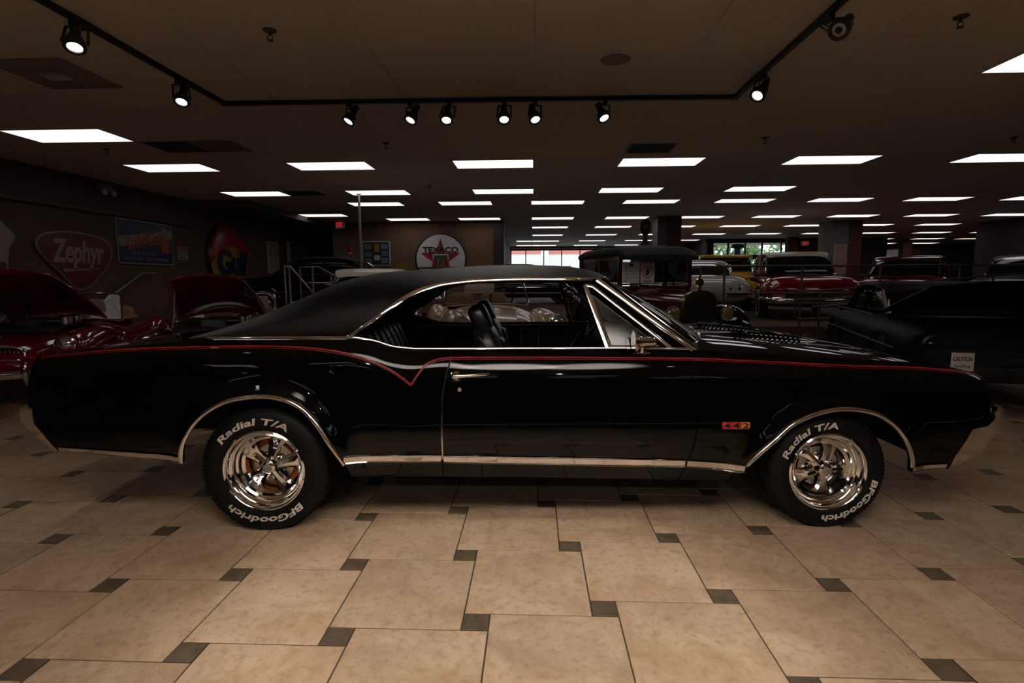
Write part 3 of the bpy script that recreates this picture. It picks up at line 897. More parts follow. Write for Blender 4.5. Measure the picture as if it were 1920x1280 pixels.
MB().prism(closed_spline([(.38, .12), (.40, .28), (.49, .33), (.57, .27), (.58, .12), (.48, .06)], 20), WZ, 0.038, 0.042).build('globe_picture', M['sign_pale'], lg, smooth=False)

wn = thing('wall_sign', 'small white notice with a red heading between the larger signs', 'sign', (XL, 10.94, 1.88))
MB().box(0, 0.008, -0.165, 0.165, -0.13, 0.13).build('panel', M['shaded_white'], wn, smooth=False)
MB().box(0.006, 0.010, -0.145, 0.145, 0.035, 0.11).build('heading', M['shaded_red'], wn, smooth=False)
text_part('WARNING', 0.25, 0.05, lambda a, b, d: (0.011 + d, a, b + 0.073), 'lettering', M['shaded_white'], wn, 0.001, 0.01)
text_part('Security 24 HR', 0.26, 0.045, lambda a, b, d: (0.009 + d, a, b - 0.02), 'notice_text', M['ink'], wn, 0.001, 0.01)
text_part('Surveillance', 0.22, 0.04, lambda a, b, d: (0.009 + d, a, b - 0.08), 'notice_text', M['ink'], wn, 0.001, 0.01)

gf = thing('wall_sign', 'round domed sign, red above gold, with navy lettering reading Gulf', 'sign', (XL, 12.55, 1.83))
GR_ = 0.80
MB().lathe([(GR_ * 1.06, 0.0), (GR_ * 1.06, 0.05), (GR_, 0.09)], 48, axis='x').build('backing_ring', M['sign_black'], gf)
def dome(y, z):
    q = min(1.0, (y * y + z * z) / (GR_ * GR_))
    return 0.07 + 0.11 * math.sqrt(max(0.0, 1 - q))
def dome_part(name, m_, top):
    mb = MB()
    def fn(i, j):
        y = GR_ * 0.9995 * math.sin(math.pi / 2 * (2 * i - 1))
        zb = 0.27 - 0.42 * (y / GR_) ** 2
        ze = math.sqrt(max(0.0, GR_ * GR_ - y * y)) * (1 if top else -1)
        if top: zb = min(zb, ze)
        else: zb = max(min(zb, -ze), ze)
        z = lerp(zb, ze, j)
        return (dome(y, z), y, z)
    mb.grid(fn, 49, 17)
    return mb.build(name, m_, gf, angle=80)
dome_part('red_cap', M['sign_red'], True)
dome_part('gold_body', M['sign_yellow'], False)
text_part('Gulf', 1.28, 0.60, lambda a, b, d: (dome(a, b - 0.10) + 0.015 + d, a, b - 0.10), 'lettering', M['sign_blue'], gf, 0.004, 0.05)

po = thing('wall_poster', 'tall narrow pale poster with an orange figure beside the doorway', 'poster', (XL, 14.8, 1.95))
MB().box(0, 0.02, -0.31, 0.31, -0.43, 0.43).build('frame', M['frame_white'], po, smooth=False)
MB().box(0.018, 0.024, -0.27, 0.27, -0.40, 0.40).build('print', M['poster_pale'], po, smooth=False)

tx = thing('wall_sign', 'round white sign with red star and green letter reading Texaco', 'sign', (-2.667, 15.5, 1.90))
MB().lathe([(0.0, 0.0), (0.74, 0.0), (0.74, -0.06), (0.70, -0.065)], 56, axis='y').build('rim', M['sign_black'], tx)
MB().lathe([(0.70, -0.06), (0.69, -0.07), (0.0, -0.07)], 56, axis='y').build('panel', M['sign_white'], tx)
star = []
for k in range(10):
    r = 0.60 if k % 2 == 0 else 0.60 * 0.382
    a = math.pi / 2 + k * math.pi / 5
    star.append((r * math.cos(a), r * math.sin(a) + 0.0))
MB().prism(star, lambda a, b, d: (a, -d, b), 0.068, 0.078).build('star', M['sign_red'], tx, smooth=False)
text_part('TEXACO', 1.02, 0.17, lambda a, b, d: (a, -0.080 - d, b + 0.27), 'lettering', M['sign_black'], tx, bold=0.03)
TX = lambda a, b, d: (a, -d, b - 0.08)
tpoly = [(-.20, .20), (.20, .20), (.20, .06), (.14, .06), (.13, .12), (.07, .12), (.07, -.22), (.12, -.22), (.12, -.28), (-.12, -.28), (-.12, -.22), (-.07, -.22), (-.07, .12), (-.13, .12), (-.14, .06), (-.20, .06)]
MB().prism(scale_poly(tpoly, 1.14), TX, 0.075, 0.084).build('letter_outline', M['sign_white'], tx, smooth=False)
MB().prism(tpoly, TX, 0.080, 0.090).build('letter', M['sign_green'], tx, smooth=False)

bd = thing('picture_board', 'framed dark board of small photographs on the back wall', 'picture board', (-4.53, 15.5, 2.08))
MB().box(-0.40, 0.40, -0.04, 0, -0.35, 0.35).build('frame', M['frame_white'], bd, smooth=False)
MB().box(-0.37, 0.37, -0.05, -0.03, -0.32, 0.32).build('backing', M['sign_black'], bd, smooth=False)
for (a, b, w, h, mm) in ((-.23, .19, .2, .17, 'photo_dark'), (.02, .16, .15, .22, 'sign_yellow'), (.24, .2, .19, .15, 'photo_blue'), (-.23, -.02, .2, .14, 'photo_dark'), (.24, 0, .19, .14, 'photo_dark'), (.02, -.12, .17, .14, 'frame_white'), (.24, -.2, .19, .16, 'photo_blue'), (-.23, -.21, .2, .14, 'photo_dark')):
    MB().box(a - w/2, a + w/2, -0.056, -0.048, b - h/2, b + h/2).build('photograph', M[mm], bd, smooth=False)
al = thing('fire_alarm', 'small round red fire alarm bell on the back wall', 'fire alarm', (-5.3, 15.5, 2.2))
MB().lathe([(0.0, -0.06), (0.05, -0.055), (0.085, -0.02), (0.085, 0.0)], 24, axis='y').build('bell', M['sign_red'], al)
MB().box(-0.03, 0.03, -0.05, 0, -0.13, -0.08).build('strobe', M['frame_white'], al, smooth=False)
yb = thing('yellow_placard', 'yellow placard standing in front of the back wall', 'placard', (-3.62, 15.0, PZ))
MB().box(-0.24, 0.24, -0.01, 0.01, 1.05, 1.35).build('panel', M['sign_yellow'], yb, smooth=False)
MB().box(-0.02, 0.02, 0.01, 0.04, 0, 1.2).build('post', M['black_metal'], yb, smooth=False)

pp = thing('steel_pole', 'thin steel pole from floor to ceiling left of centre', 'pole', (-3.36, 10.43, PZ))
MB().tube([(0, 0, 0), (0, 0, CEIL - PZ)], 0.024, 12).build('shaft', M['steel_rail'], pp)
MB().lathe([(0.05, 0.0), (0.05, 0.012), (0.026, 0.02)], 16, axis='z').build('foot_flange', M['steel_rail'], pp)
MB().lathe([(0.05, CEIL - PZ), (0.05, CEIL - PZ - 0.012), (0.026, CEIL - PZ - 0.02)], 16, axis='z').build('top_flange', M['steel_rail'], pp)

hr = thing('handrail', 'thin sloping steel handrail on the left wall below the navy poster', 'handrail', (XL + 0.1, 9.0, 0.0))
MB().tube([(0, -0.6, 0.85), (0, 0.61, 1.46), (0, 0.95, 1.46)], 0.02, 8).build('rail', M['steel_rail'], hr)
for (y, z) in ((-0.3, 1.0), (0.5, 1.40)):
    MB().tube([(-0.1, y, z - 0.05), (0, y, z - 0.01)], 0.01, 6).build('bracket', M['steel_rail'], hr)

# ================================================================== THE BLACK CAR (local frame: x forward, near side at -y)
car = thing('black_coupe', 'glossy black two-door hardtop coupe with vinyl roof parked across the foreground', 'car', (0.05, 3.657, 0.0), math.radians(2.65))

zc_ = Curve1([(-2.72, .915), (-2.458, .95), (-2.131, .974), (-1.725, .986), (-1.4, .984), (-1.184, .972), (-1.022, .950), (-.915, .920), (-.807, .885), (-.724, .868), (-.67, .876), (-.615, .892), (-.546, .912), (-.40, .921), (-.096, .921), (.724, .912), (1.0, .90), (1.274, .885), (1.55, .87), (1.826, .861), (1.964, .852), (2.103, .84), (2.215, .825), (2.32, .795)])
zbelt_ = Curve1([(-2.72, .925), (-2.1, .99), (-1.78, 1.018), (-1.06, 1.018), (-.93, 1.0), (-.82, .967), (-.68, .955), (.24, .955), (.72, .95), (1.0, .938), (1.5, .905), (2.0, .872), (2.32, .803)])
w_ = Curve1([(-2.722, .86), (-2.716, .915), (-2.70, .945), (-2.66, .958), (-2.3, .968), (-1.5, .98), (-.6, .975), (0, .975), (1.4, .98), (2.0, .970), (2.2, .962), (2.28, .950), (2.306, .93), (2.318, .90), (2.324, .85)])
zlow_ = [(-2.72, .68), (-2.655, .60), (-2.54, .452), (-1.885, .395), (-1.88, .31), (-1.07, .312), (-.1, .296), (.99, .273), (1.0, .273), (1.85, .273), (1.851, .322), (2.06, .334), (2.171, .546), (2.255, .56), (2.32, .66)]
ARCH_R = [(-1.893, .395), (-1.882, .468), (-1.855, .538), (-1.795, .622), (-1.71, .685), (-1.613, .723), (-1.477, .739), (-1.37, .725), (-1.277, .683), (-1.2, .605), (-1.136, .507), (-1.072, .402), (-1.03, .33)]
ARCH_F = [(.93, .30), (.997, .374), (1.058, .439), (1.136, .515), (1.215, .585), (1.321, .634), (1.429, .659), (1.539, .659), (1.65, .633), (1.737, .577), (1.798, .50), (1.841, .406), (1.853, .345)]
def arch_spl(A, n=90):
    return [(p.x, p.z) for p in spline([(a, 0, b) for a, b in A], n)]
AR, AF = arch_spl(ARCH_R), arch_spl(ARCH_F)

def zlow(x):
    z = float(np.interp(x, [p[0] for p in zlow_], [p[1] for p in zlow_]))
    for A in (AR, AF):
        if A[0][0] <= x <= A[-1][0]:
            z = max(z, float(np.interp(x, [p[0] for p in A], [p[1] for p in A])))
    return z

ANG_Z = lambda zc: [0.20, 0.34, 0.47, 0.50, 0.53, zc - .16, zc - .10, zc - .04, zc + .01, zc + .05]
ANG_A = [-20, -9, -4, -1, 5.5, 8, 13, 24, 46, 60]
ANG_ZD = lambda zc: [0.20, 0.34, 0.47, 0.50, 0.53, zc - .16, zc - .088, zc - .078, zc - .01, zc + .02, zc + .05]
ANG_AD = [-20, -9, -4, -1, 5.5, 8, 10, 14.5, 25, 42, 60]
INSET = 0.115
_tab = {}
def tuck_table(x):
    key = round(x, 4)
    if key not in _tab:
        zc = zc_(x); zb = zbelt_(x)
        zs = np.linspace(0.20, max(zb, zc + 0.02), 160)
        wd_ = max(0.0, min(1.0, (x + .75) / .2)) * max(0.0, min(1.0, (1.25 - x) / .4))
        ang = np.radians(np.interp(zs, ANG_Z(zc), ANG_A) * (1 - wd_) + np.interp(zs, ANG_ZD(zc), ANG_AD) * wd_)
        d = np.concatenate([[0], np.cumsum((np.tan(ang[1:]) + np.tan(ang[:-1])) / 2 * np.diff(zs))])
        d = d - np.interp(0.515, zs, d)
        z1 = zc - .10
        d1 = np.interp(z1, zs, d); de = np.interp(zb, zs, d)
        k = (INSET - d1) / max(de - d1, 1e-4)
        d = np.where(zs > z1, d1 + (d - d1) * k, d)
        _tab[key] = (zs, d)
    return _tab[key]

_arp, _afp = np.array(AR), np.array(AF)
def body_d(x, z):
    zs, d = tuck_table(x)
    out = w_(x) - float(np.interp(z, zs, d))
    for A in (_arp, _afp):
        if A[0, 0] - 0.25 < x < A[-1, 0] + 0.25 and z > 0.3:
            r = math.sqrt(((A - (x, z)) ** 2).sum(1).min())
            out += 0.026 * math.exp(-(r / 0.055) ** 2)
    return out
def warp(u, z):
    r = 0.046 * max(0.0, (z - .70) / .22) ** 1.5 * math.exp(-((u + .565) / .12) ** 2)
    f = (float(np.interp(z, [.27, .35, .455, .567, .872, .92], [-.05, -.027, .016, .032, .007, 0.0]))) * math.exp(-((u - .71) / .11) ** 2)
    return r + f
def BP(x, z, off=0.0):
    """point on the near body side"""
    return (x, -(body_d(x, z) + off), z)

def stations(a, b):
    xs = list(np.linspace(a, b, max(3, int((b - a) / 0.03))))
    for A in (AR, AF):
        xs += [p[0] for p in A if a < p[0] < b]
    for e in (-2.718, -2.712, -2.705, -2.695, -2.675, -2.66, 2.25, 2.27, 2.29, 2.30, 2.308, 2.315):
        if a < e < b:
            xs.append(e)
    xs = sorted(xs)
    out = [xs[0]]
    for x in xs[1:]:
        if x - out[-1] > 0.0025:
            out.append(x)
    out[-1] = b
    return out

VV = [0, .03, .07, .12, .18, .24, .30, .36, .42, .48, .54, .59, .64, .68, .72, .755, .79, .82, .845, .87, .89, .91, .925, .94, .955, .97, .985, 1.0]
def side_panel(a, b):
    mb = MB()
    xs = stations(a, b)
    nv = len(VV) + 1
    for u in xs:
        z0, z1 = zlow(u), zbelt_(u)
        zz = [z0 + (z1 - z0) * t for t in VV]
        # inner return lip along the lower edge
        d0 = body_d(u, z0)
        row = [(u + warp(u, z0), -(d0 - 0.03), z0 + 0.002)] + [(u + warp(u, z), -body_d(u, z), z) for z in zz]
        mb.v += row
    for i in range(len(xs) - 1):
        for j in range(nv - 1):
            mb.f.append((i * nv + j, (i + 1) * nv + j, (i + 1) * nv + j + 1, i * nv + j + 1))
    return mb
for (nm, a, b, lab) in (('quarter_panel', -2.722, -.5675, None), ('door', -.5625, .7075, None), ('front_fender', .7125, 2.324, None)):
    p = side_panel(a, b)
    pn = p.build(nm, M['black_paint'], car, angle=60)
    p.mirror_y().build(nm, M['black_paint'], car, angle=60)
    if nm == 'door':
        DOOR = pn

# hood and deck between the side panels
zhood_ = Curve1([(.70, 1.0), (1.04, .985), (1.4, .958), (1.92, .895), (2.32, .815)])
zdeck_ = Curve1([(-2.72, .93), (-2.2, .995), (-1.6, 1.02)])
def lid(a, b, zf, nx=40, bulge=False):
    mb = MB()
    def fn(i, j):
        x = lerp(a, b, i); t = j * 2 - 1
        D = w_(x) - INSET
        zb = zbelt_(x)
        z = zb + (zf(x) - zb) * (1 - abs(t) ** 2.4)
        if bulge:
            for c in (-0.36, 0.36):
                z += 0.022 * math.exp(-((t - c) / 0.10) ** 4) * max(0, min(1, (x - .95) / .25)) * max(0, min(1, (2.2 - x) / .6))
        return (x, t * D, z)
    mb.grid(fn, nx, 41)
    return mb
hood = lid(.72, 2.315, zhood_, 60, True).build('hood', M['black_paint'], car, angle=60)
lid(-2.715, -1.55, zdeck_, 36).build('trunk_lid', M['black_paint'], car, angle=60)
# louvre rows on the hood
for sgn in (-1, 1):
    for k in range(14):
        x = 1.18 + k * 0.030
        D = (w_(x) - INSET) * 0.36
        MB().obox((x, sgn * D, zhood_(x) + 0.020), (1, 0, -0.05), (0, 1, 0), (0.05, 0, 1), 0.011, 0.15, 0.006).build('hood_louvre', M['black_paint'], hood)

# nose and tail panels, grille, lamps
def end_cap(x, zlo, nm, m_):
    mb = MB(); W = w_(x)
    mb.box(min(x, x * 0.99), max(x, x * 0.99), -W + 0.07, W - 0.07, zlo, zbelt_(x) - 0.03)
    return mb.build(nm, m_, car, smooth=False)
tp = end_cap(-2.70, .60, 'tail_panel', M['black_paint'])
for s_ in (-1, 1):
    for k in range(3):
        MB().box(-2.715, -2.69, s_ * (0.40 + k * 0.15) - 0.06, s_ * (0.40 + k * 0.15) + 0.06, .70, .84).build('tail_lamp', M['tail_red'], car, smooth=False)
gp = end_cap(2.30, .58, 'grille', M['black_plastic'])
for k in range(6):
    MB().box(2.30, 2.325, -0.55, 0.55, .62 + k * 0.026, .628 + k * 0.026).build('grille_bar', M['chrome'], gp, smooth=False)
for s_ in (-1, 1):
    for yy in (0.68, 0.80):
        MB().lathe([(0.085, -0.02), (0.08, 0.02), (0.06, 0.012), (0.0, 0.02)], 24, axis='x', c=(2.30, s_ * (yy - 0.06), .70)).build('headlamp', M['lens'], car)

# bumpers
def bumper(poly, nm):
    mb = MB()
    n = len(poly)
    W = 0.955
    secs = []
    for y, k in ((-W, 0.94), (-W + 0.012, 1.0), (-0.5, 1.0), (0, 1.0), (0.5, 1.0), (W - 0.012, 1.0), (W, 0.94)):
        cx = sum(p[0] for p in poly) / n; cz = sum(p[1] for p in poly) / n
        push = (1 - (y / W) ** 2) * 0.04 * (1 if cx > 0 else -1)
        secs.append([((a - cx) * k + cx + push, y, (b - cz) * k + cz) for a, b in poly])
    mb.loft(secs)
    return mb.build(nm, M['chrome'], car, angle=35)
bumper([(-2.718, .685), (-2.657, .675), (-2.655, .60), (-2.60, .525), (-2.535, .447), (-2.555, .443), (-2.635, .515), (-2.70, .58), (-2.722, .63)], 'rear_bumper')
bumper([(2.171, .548), (2.255, .562), (2.29, .60), (2.30, .66), (2.325, .662), (2.33, .60), (2.305, .51), (2.24, .43), (2.15, .36), (2.062, .325), (2.09, .39), (2.13, .47)], 'front_bumper')

# lower bright mouldings, built on the side surface
def moulding(x0, x1, lo, hi, nm='rocker_moulding'):
    mb = MB()
    n = max(4, int((x1 - x0) / 0.03))
    prof = [(0.0, 0.0), (0.0, 0.006), (0.12, 0.011), (0.24, 0.008), (0.30, 0.008), (0.36, 0.012), (0.86, 0.011), (0.93, 0.013), (1.0, 0.006), (1.0, 0.0)]
    secs = []
    for i in range(n + 1):
        x = lerp(x0, x1, i / n); a, b = lo(x), hi(x)
        secs.append([BP(x, lerp(a, b, t), o) for t, o in prof])
    mb.loft(secs)
    return mb.build(nm, M['chrome'], car, angle=30)
L2 = lambda p, q: (lambda x: lerp(p[1], q[1], (x - p[0]) / (q[0] - p[0])))
moulding(-2.525, -1.893, L2((-2.515, .449), (-1.885, .395)), L2((-2.531, .479), (-1.89, .434)))
moulding(-1.062, -.572, L2((-1.064, .387), (-.57, .384)), L2((-1.063, .428), (-.57, .426)))
moulding(-.558, .685, L2((-.559, .381), (.689, .349)), L2((-.559, .423), (.701, .395)))
moulding(.695, .985, L2((.694, .349), (.98, .328)), L2((.701, .394), (.997, .372)))
moulding(1.853, 2.05, L2((1.826, .320), (2.047, .334)), L2((1.837, .358), (2.053, .365)))

# wheel-arch chrome
def ribbon(pts, width, nm, parent, sg=-1, a0=6.0, a1=28.0, m_='chrome', thick=.006):
    """bright moulding strip: crowned face turned outwards and a little upwards"""
    P = [Vector(p) for p in pts]
    mb = MB(); secs = []
    for i, p in enumerate(P):
        t = (P[min(i + 1, len(P) - 1)] - P[max(i - 1, 0)]).normalized()
        am = math.radians((a0 + a1) / 2)
        n = Vector((0, sg * math.cos(am), math.sin(am)))
        n = (n - t * n.dot(t)).normalized()
        s = t.cross(n).normalized()
        if s.z < 0 or (abs(s.z) < 1e-3 and s.x > 0):
            s = -s
        half = math.radians((a1 - a0) / 2); R_ = width / 2 / math.sin(half)
        front = []
        for k in range(7):
            q = half * (k / 3.0 - 1)
            front.append(p + s * (R_ * math.sin(q)) + n * (R_ * math.cos(q) - R_ * math.cos(half) + thick))
        secs.append(front + [p + s * width / 2 - n * .002, p - s * width / 2 - n * .002])
    mb.loft(secs)
    return mb.build(nm, M[m_], parent, angle=40)
def arch_trim(A, i0, i1):
    pts = [BP(a, b, 0.002) for a, b in A[i0:i1]]
    return MB().tube(pts, 0.0130, 10).build('wheel_arch_moulding', M['chrome'], car)
arch_trim(AR, 1, 84)
arch_trim(AF, 7, 88)

# pinstripe
STR = [(-2.672, .928), (-2.56, .941), (-2.458, .95), (-2.131, .972), (-1.725, .984), (-1.4, .982), (-1.184, .968), (-1.022, .940), (-.915, .903), (-.807, .850), (-.724, .788)]
STR2 = [(-.724, .788), (-.67, .866), (-.640, .893), (-.60, .910), (-.546, .919), (-.42, .921), (-.096, .921), (.3, .917), (.724, .912), (1.0, .90), (1.274, .885), (1.55, .87), (1.826, .861), (1.964, .852), (2.103, .84), (2.2, .826), (2.26, .812), (2.285, .79), (2.295, .75), (2.30, .67)]
def pin(ptsxz, wd, dz, nm='pinstripe'):
    mb = MB()
    P = spline([(a, 0, b + dz) for a, b in ptsxz], len(ptsxz) * 14)
    secs = []
    for i, p in enumerate(P):
        t = (P[min(i + 1, len(P) - 1)] - P[max(i - 1, 0)]).normalized()
        nx_, nz_ = -t.z, t.x
        zmx = zbelt_(p.x) - 0.002
        a = (p.x + nx_ * wd / 2, min(p.z + nz_ * wd / 2, zmx)); b = (p.x - nx_ * wd / 2, min(p.z - nz_ * wd / 2, zmx - 0.004))
        secs.append([BP(a[0], a[1], 0.0015), BP(b[0], b[1], 0.0015), BP(b[0], b[1], -0.002), BP(a[0], a[1], -0.002)])
    mb.loft(secs)
    return mb.build(nm, M['stripe'], car, smooth=False)
pin(STR, 0.007, 0); pin(STR, 0.0025, -0.009)
pin(STR2, 0.007, 0); pin([(a + (0.004 if a > -.65 else 0.0), b) for a, b in STR2], 0.0025, -0.009)

# door edge trim, handle, lock, badge
de = [BP(-.565 + warp(-.565, z), z, 0.003) for z in np.linspace(.405, .915, 30)]
MB().tube(de, 0.0045, 6).build('door_edge_guard', M['chrome'], car)
hd = MB()
hd.tube([BP(-.505, .834, .03), BP(-.44, .838, .040), BP(-.35, .842, .030), BP(-.325, .842, .008)], [.011, .010, .008, .006], 10)
hh = hd.build('door_handle', M['chrome'], DOOR)
p = BP(-.492, .830, 0)
MB().lathe([(0.0, -.035), (.012, -.035), (.018, -.028), (.030, -.012), (.034, .004)], 24, c=p).build('push_button', M['chrome'], DOOR)
p = BP(-.474, .762, 0)
MB().lathe([(0.0, -.010), (.010, -.010), (.015, -.004), (.016, .003)], 20, c=p).build('door_lock', M['chrome'], DOOR)
bx0, bx1, bz0, bz1 = .866, 1.010, .556, .596
def bmap(a, b, d):
    q = BP(a, b, d); return q
bg = MB(); bg.prism([(bx0 + .005, bz0), (bx1 - .006, bz0), (bx1, (bz0 + bz1) / 2), (bx1 - .006, bz1), (bx0 + .005, bz1), (bx0, (bz0 + bz1) / 2)], bmap, 0.0, 0.006)
bgo = bg.build('fender_badge', M['chrome'], car, smooth=False)
third = (bx1 - bx0) / 3
for k, mm in enumerate(('badge_red', 'badge_red', 'badge_orange')):
    a0, a1 = bx0 + third * k + .003, bx0 + third * (k + 1) - .002
    MB().prism([(a0, bz0 + .004), (a1, bz0 + .004), (a1, bz1 - .004), (a0, bz1 - .004)], bmap, 0.005, 0.0075).build('enamel_tile', M[mm], bgo, smooth=False)
    text_part('442'[k], 0.034, 0.026, lambda a, b, d, c=(a0 + a1) / 2: BP(c + a, (bz0 + bz1) / 2 + b, 0.009 + d), 'numeral', M['sign_black'], bgo, 0.0012, 0.02)

# ---- roof (vinyl) with its chrome drip moulding
ztop_ = Curve1([(-1.93, 1.024), (-1.66, 1.125), (-1.37, 1.257), (-1.21, 1.325), (-1.02, 1.368), (-.705, 1.391), (-.453, 1.407), (-.2, 1.414), (.05, 1.409), (.17, 1.395), (.26, 1.370), (.31, 1.345), (.335, 1.332)])
drip_ = Curve1([(-1.95, 1.020), (-1.75, 1.022), (-1.065, 1.022), (-1.05, 1.030), (-.93, 1.112), (-.81, 1.198), (-.75, 1.240), (-.69, 1.268), (-.62, 1.289), (-.56, 1.300), (-.376, 1.318), (-.087, 1.325), (.335, 1.321)])
Z0, RD, NN = 1.012, .855, 3.0
def roof_pt(x, z):
    """half width of the roof shell at height z"""
    zt = ztop_(x)
    q = max(0.0, min(1.0, (z - Z0) / max(zt - Z0, 1e-4)))
    return RD * (1 - q ** NN) ** (1 / NN)
def roof_bow(x, d):
    return 0.075 * max(0.0, min(1.0, (x + .3) / .6)) ** 2 * (1 - (d / .75) ** 2)
rxs = list(np.linspace(-1.93, -1.1, 40)) + list(np.linspace(-1.08, -.5, 40)) + list(np.linspace(-.48, .335, 40))
NPH = 26
rows = []
for x in rxs:
    zl, zt = drip_(x), ztop_(x)
    zl = min(zl, zt - 0.003)
    q = max(0.0, (zl - Z0) / (zt - Z0))
    ph0 = math.asin(min(1.0, q ** (NN / 2)))
    row = []
    for j in range(NPH + 1):
        ph = lerp(ph0, math.pi / 2, j / NPH)
        d = RD * max(0.0, math.cos(ph)) ** (2 / NN); z = Z0 + (zt - Z0) * math.sin(ph) ** (2 / NN)
        row.append((x + roof_bow(x, d), -d, z))
    row += [(a, -b, c) for a, b, c in reversed(row[:-1])]
    rows.append(row)
nr = len(rows[0])
vin, rwin = MB(), MB()
vin.v = [p for r in rows for p in r]; rwin.v = list(vin.v)
for i in range(len(rows) - 1):
    for j in range(nr - 1):
        f = (i * nr + j, (i + 1) * nr + j, (i + 1) * nr + j + 1, i * nr + j + 1)
        xc = sum(vin.v[q][0] for q in f) / 4; yc = sum(vin.v[q][1] for q in f) / 4
        (rwin if (-1.80 < xc < -1.22 and abs(yc) < .56) else vin).f.append(f)
vro = vin.build('vinyl_roof', M['vinyl'], car, angle=60)
sm = vro.modifiers.new('thickness', 'SOLIDIFY'); sm.thickness = 0.02; sm.offset = -1
rwin.build('rear_window', M['dark_glass'], car, angle=60)
def drip_pts(sg=-1, off=0.006):
    out = []
    for x in np.linspace(-1.07, .30, 80):
        z = drip_(x); d = roof_pt(x, z)
        out.append((x + roof_bow(x, d), sg * (d + off), z - 0.002))
    return out
for sg in (-1, 1):
    ribbon(drip_pts(sg), .021, 'drip_rail', car, sg)
    lo = [(x, sg * (RD + .006), 1.020) for x in np.linspace(-1.78, -1.065, 30)]
    lo = [(-1.86, sg * (RD - .06), 1.016), (-1.82, sg * (RD - .02), 1.018)] + lo
    ribbon(lo, .019, 'roof_base_moulding', car, sg)
# inner headlining
hl = MB()
hl.grid(lambda i, j: (lerp(-1.15, .28, i), lerp(-.62, .62, j), min(1.33, ztop_(lerp(-1.15, .28, i)) - .06) - 0.03 * abs(2 * j - 1) ** 2), 16, 8)
hl.build('headlining', M['black_plastic'], car)

# ---- windshield, pillars, side glass frames
def gl_d(z):   # greenhouse half width at height z
    return lerp(.860, .715, (z - .955) / (1.32 - .955))
ws = MB()
def ws_fn(i, j):
    t = j * 2 - 1
    bx_, by_, bz_ = .72 + .27 * (1 - abs(t) ** 2.2), t * .835, .958 + .03 * (1 - t * t)
    tx_, ty_, tz_ = .30 + .075 * (1 - t * t), t * .685, 1.318 + .018 * (1 - t * t)
    return (lerp(bx_, tx_, i), lerp(by_, ty_, i), lerp(bz_, tz_, i) + 0.02 * math.sin(math.pi * i))
ws.grid(ws_fn, 12, 24)
ws.build('windshield', M['glass'], car)
ct = [Vector(ws_fn(0, j / 23)) for j in range(24)]
MB().tube(ct, 0.010, 6).build('cowl_moulding', M['chrome'], car)
ht = [Vector(ws_fn(1, j / 23)) + Vector((0.004, 0, 0.004)) for j in range(24)]
MB().tube(ht, 0.009, 6).build('header_moulding', M['chrome'], car)
for sg in (-1, 1):
    pa = MB()
    pa.prism([(.235, 1.322), (.305, 1.322), (.765, .955), (.655, .955)], lambda a, b, d, s=sg: (a, s * (gl_d(b) - d), b), -0.004, 0.045)
    pa.build('windshield_pillar', M['black_paint'], car, smooth=False)
    ribbon([(.258, sg * (gl_d(1.318) + .008), 1.318), (.50, sg * (gl_d(1.13) + .008), 1.131), (.742, sg * (gl_d(.955) + .008), .952)], .026, 'pillar_moulding', car, sg)
    MB().tube([(.300, sg * (gl_d(1.318) - .008), 1.320), (.775, sg * (gl_d(.955) - .012), .957)], 0.006, 8).build('windshield_moulding', M['chrome'], car)
    G = lambda x, z, o=0.0: (x, sg * (gl_d(z) + o), z)
    vo = ribbon([G(.192, 1.288), G(.245, 1.123), G(.298, .958)], .022, 'vent_window_post', car, sg, 8, 30)
    ribbon([G(.192, 1.288), G(.235, 1.280), G(.44, 1.112), G(.625, .962)], .018, 'vent_window_frame', car, sg, 8, 30)
    vi = MB(); vi.tube([G(.225, 1.235), G(.42, 1.085), G(.565, .972), G(.315, .972), G(.225, 1.235)], 0.0052, 6)
    vi.build('vent_window_bead', M['chrome'], vo)
    vg = MB(); vg.prism([(.222, 1.245), (.57, .968), (.310, .968)], lambda a, b, d: (a, sg * (gl_d(b) + d), b), -0.003, 0.003)
    vg.build('vent_glass', M['vent_glass'], vo, smooth=False)
    sill = [(x, sg * (w_(x) - INSET + .002), zbelt_(x) + 0.006) for x in np.linspace(-1.055, .76, 70)]
    ribbon(sill, .012, 'window_sill_moulding', car, sg, 4, 30, thick=.004)

# ---- door mirror
mr_ = MB()
mr_.lathe([(0.0, 0.0), (.030, 0.0), (.030, .006), (.012, .012), (0.0, .012)], 20, axis='z')
mo = MB()
mo.add([(p[0] * 1.6 + .472, p[1] * .8 - .885, p[2] + .936) for p in mr_.v], mr_.f)
mo.tube([(.470, -.885, .945), (.466, -.905, .968), (.462, -.915, .99)], [.018, .013, .014], 10)
mobj = mo.build('door_mirror', M['chrome'], car)
mh = MB(); mh.lathe([(0.0, .105), (.021, .103), (.025, .092), (.027, .04), (.036, .016), (.062, .002), (.064, -.006), (.060, -.010)], 28, axis='x', c=(.425, -.92, 1.0))
mh.build('mirror_head', M['chrome'], mobj)
MB().disc((.4165, -.92, 1.0), (-1, 0, 0), .058, 28).build('mirror_glass', M['mirror'], mobj)
# wiper
MB().tube([(.83, -.55, .992), (.80, -.30, 1.03), (.86, -.02, 1.03)], 0.006, 6).build('wiper', M['chrome_soft'], car)

# ---- underbody and inner wells
ub = MB()
ub.box(-1.08, .78, -.86, .86, .27, .36)
ub.box(-1.75, -1.06, -.62, .62, .24, .92)
ub.box(-2.62, -1.75, -.72, .72, .50, .90)
ub.box(.76, 1.60, -.62, .62, .24, .86)
ub.box(1.60, 2.22, -.80, .80, .52, .78)
ub.build('underbody', M['under'], car, smooth=False)
MB().tube([(-1.9, .5, .30), (-2.5, .5, .30)], .03, 10).build('exhaust_pipe', M['chrome_soft'], car)

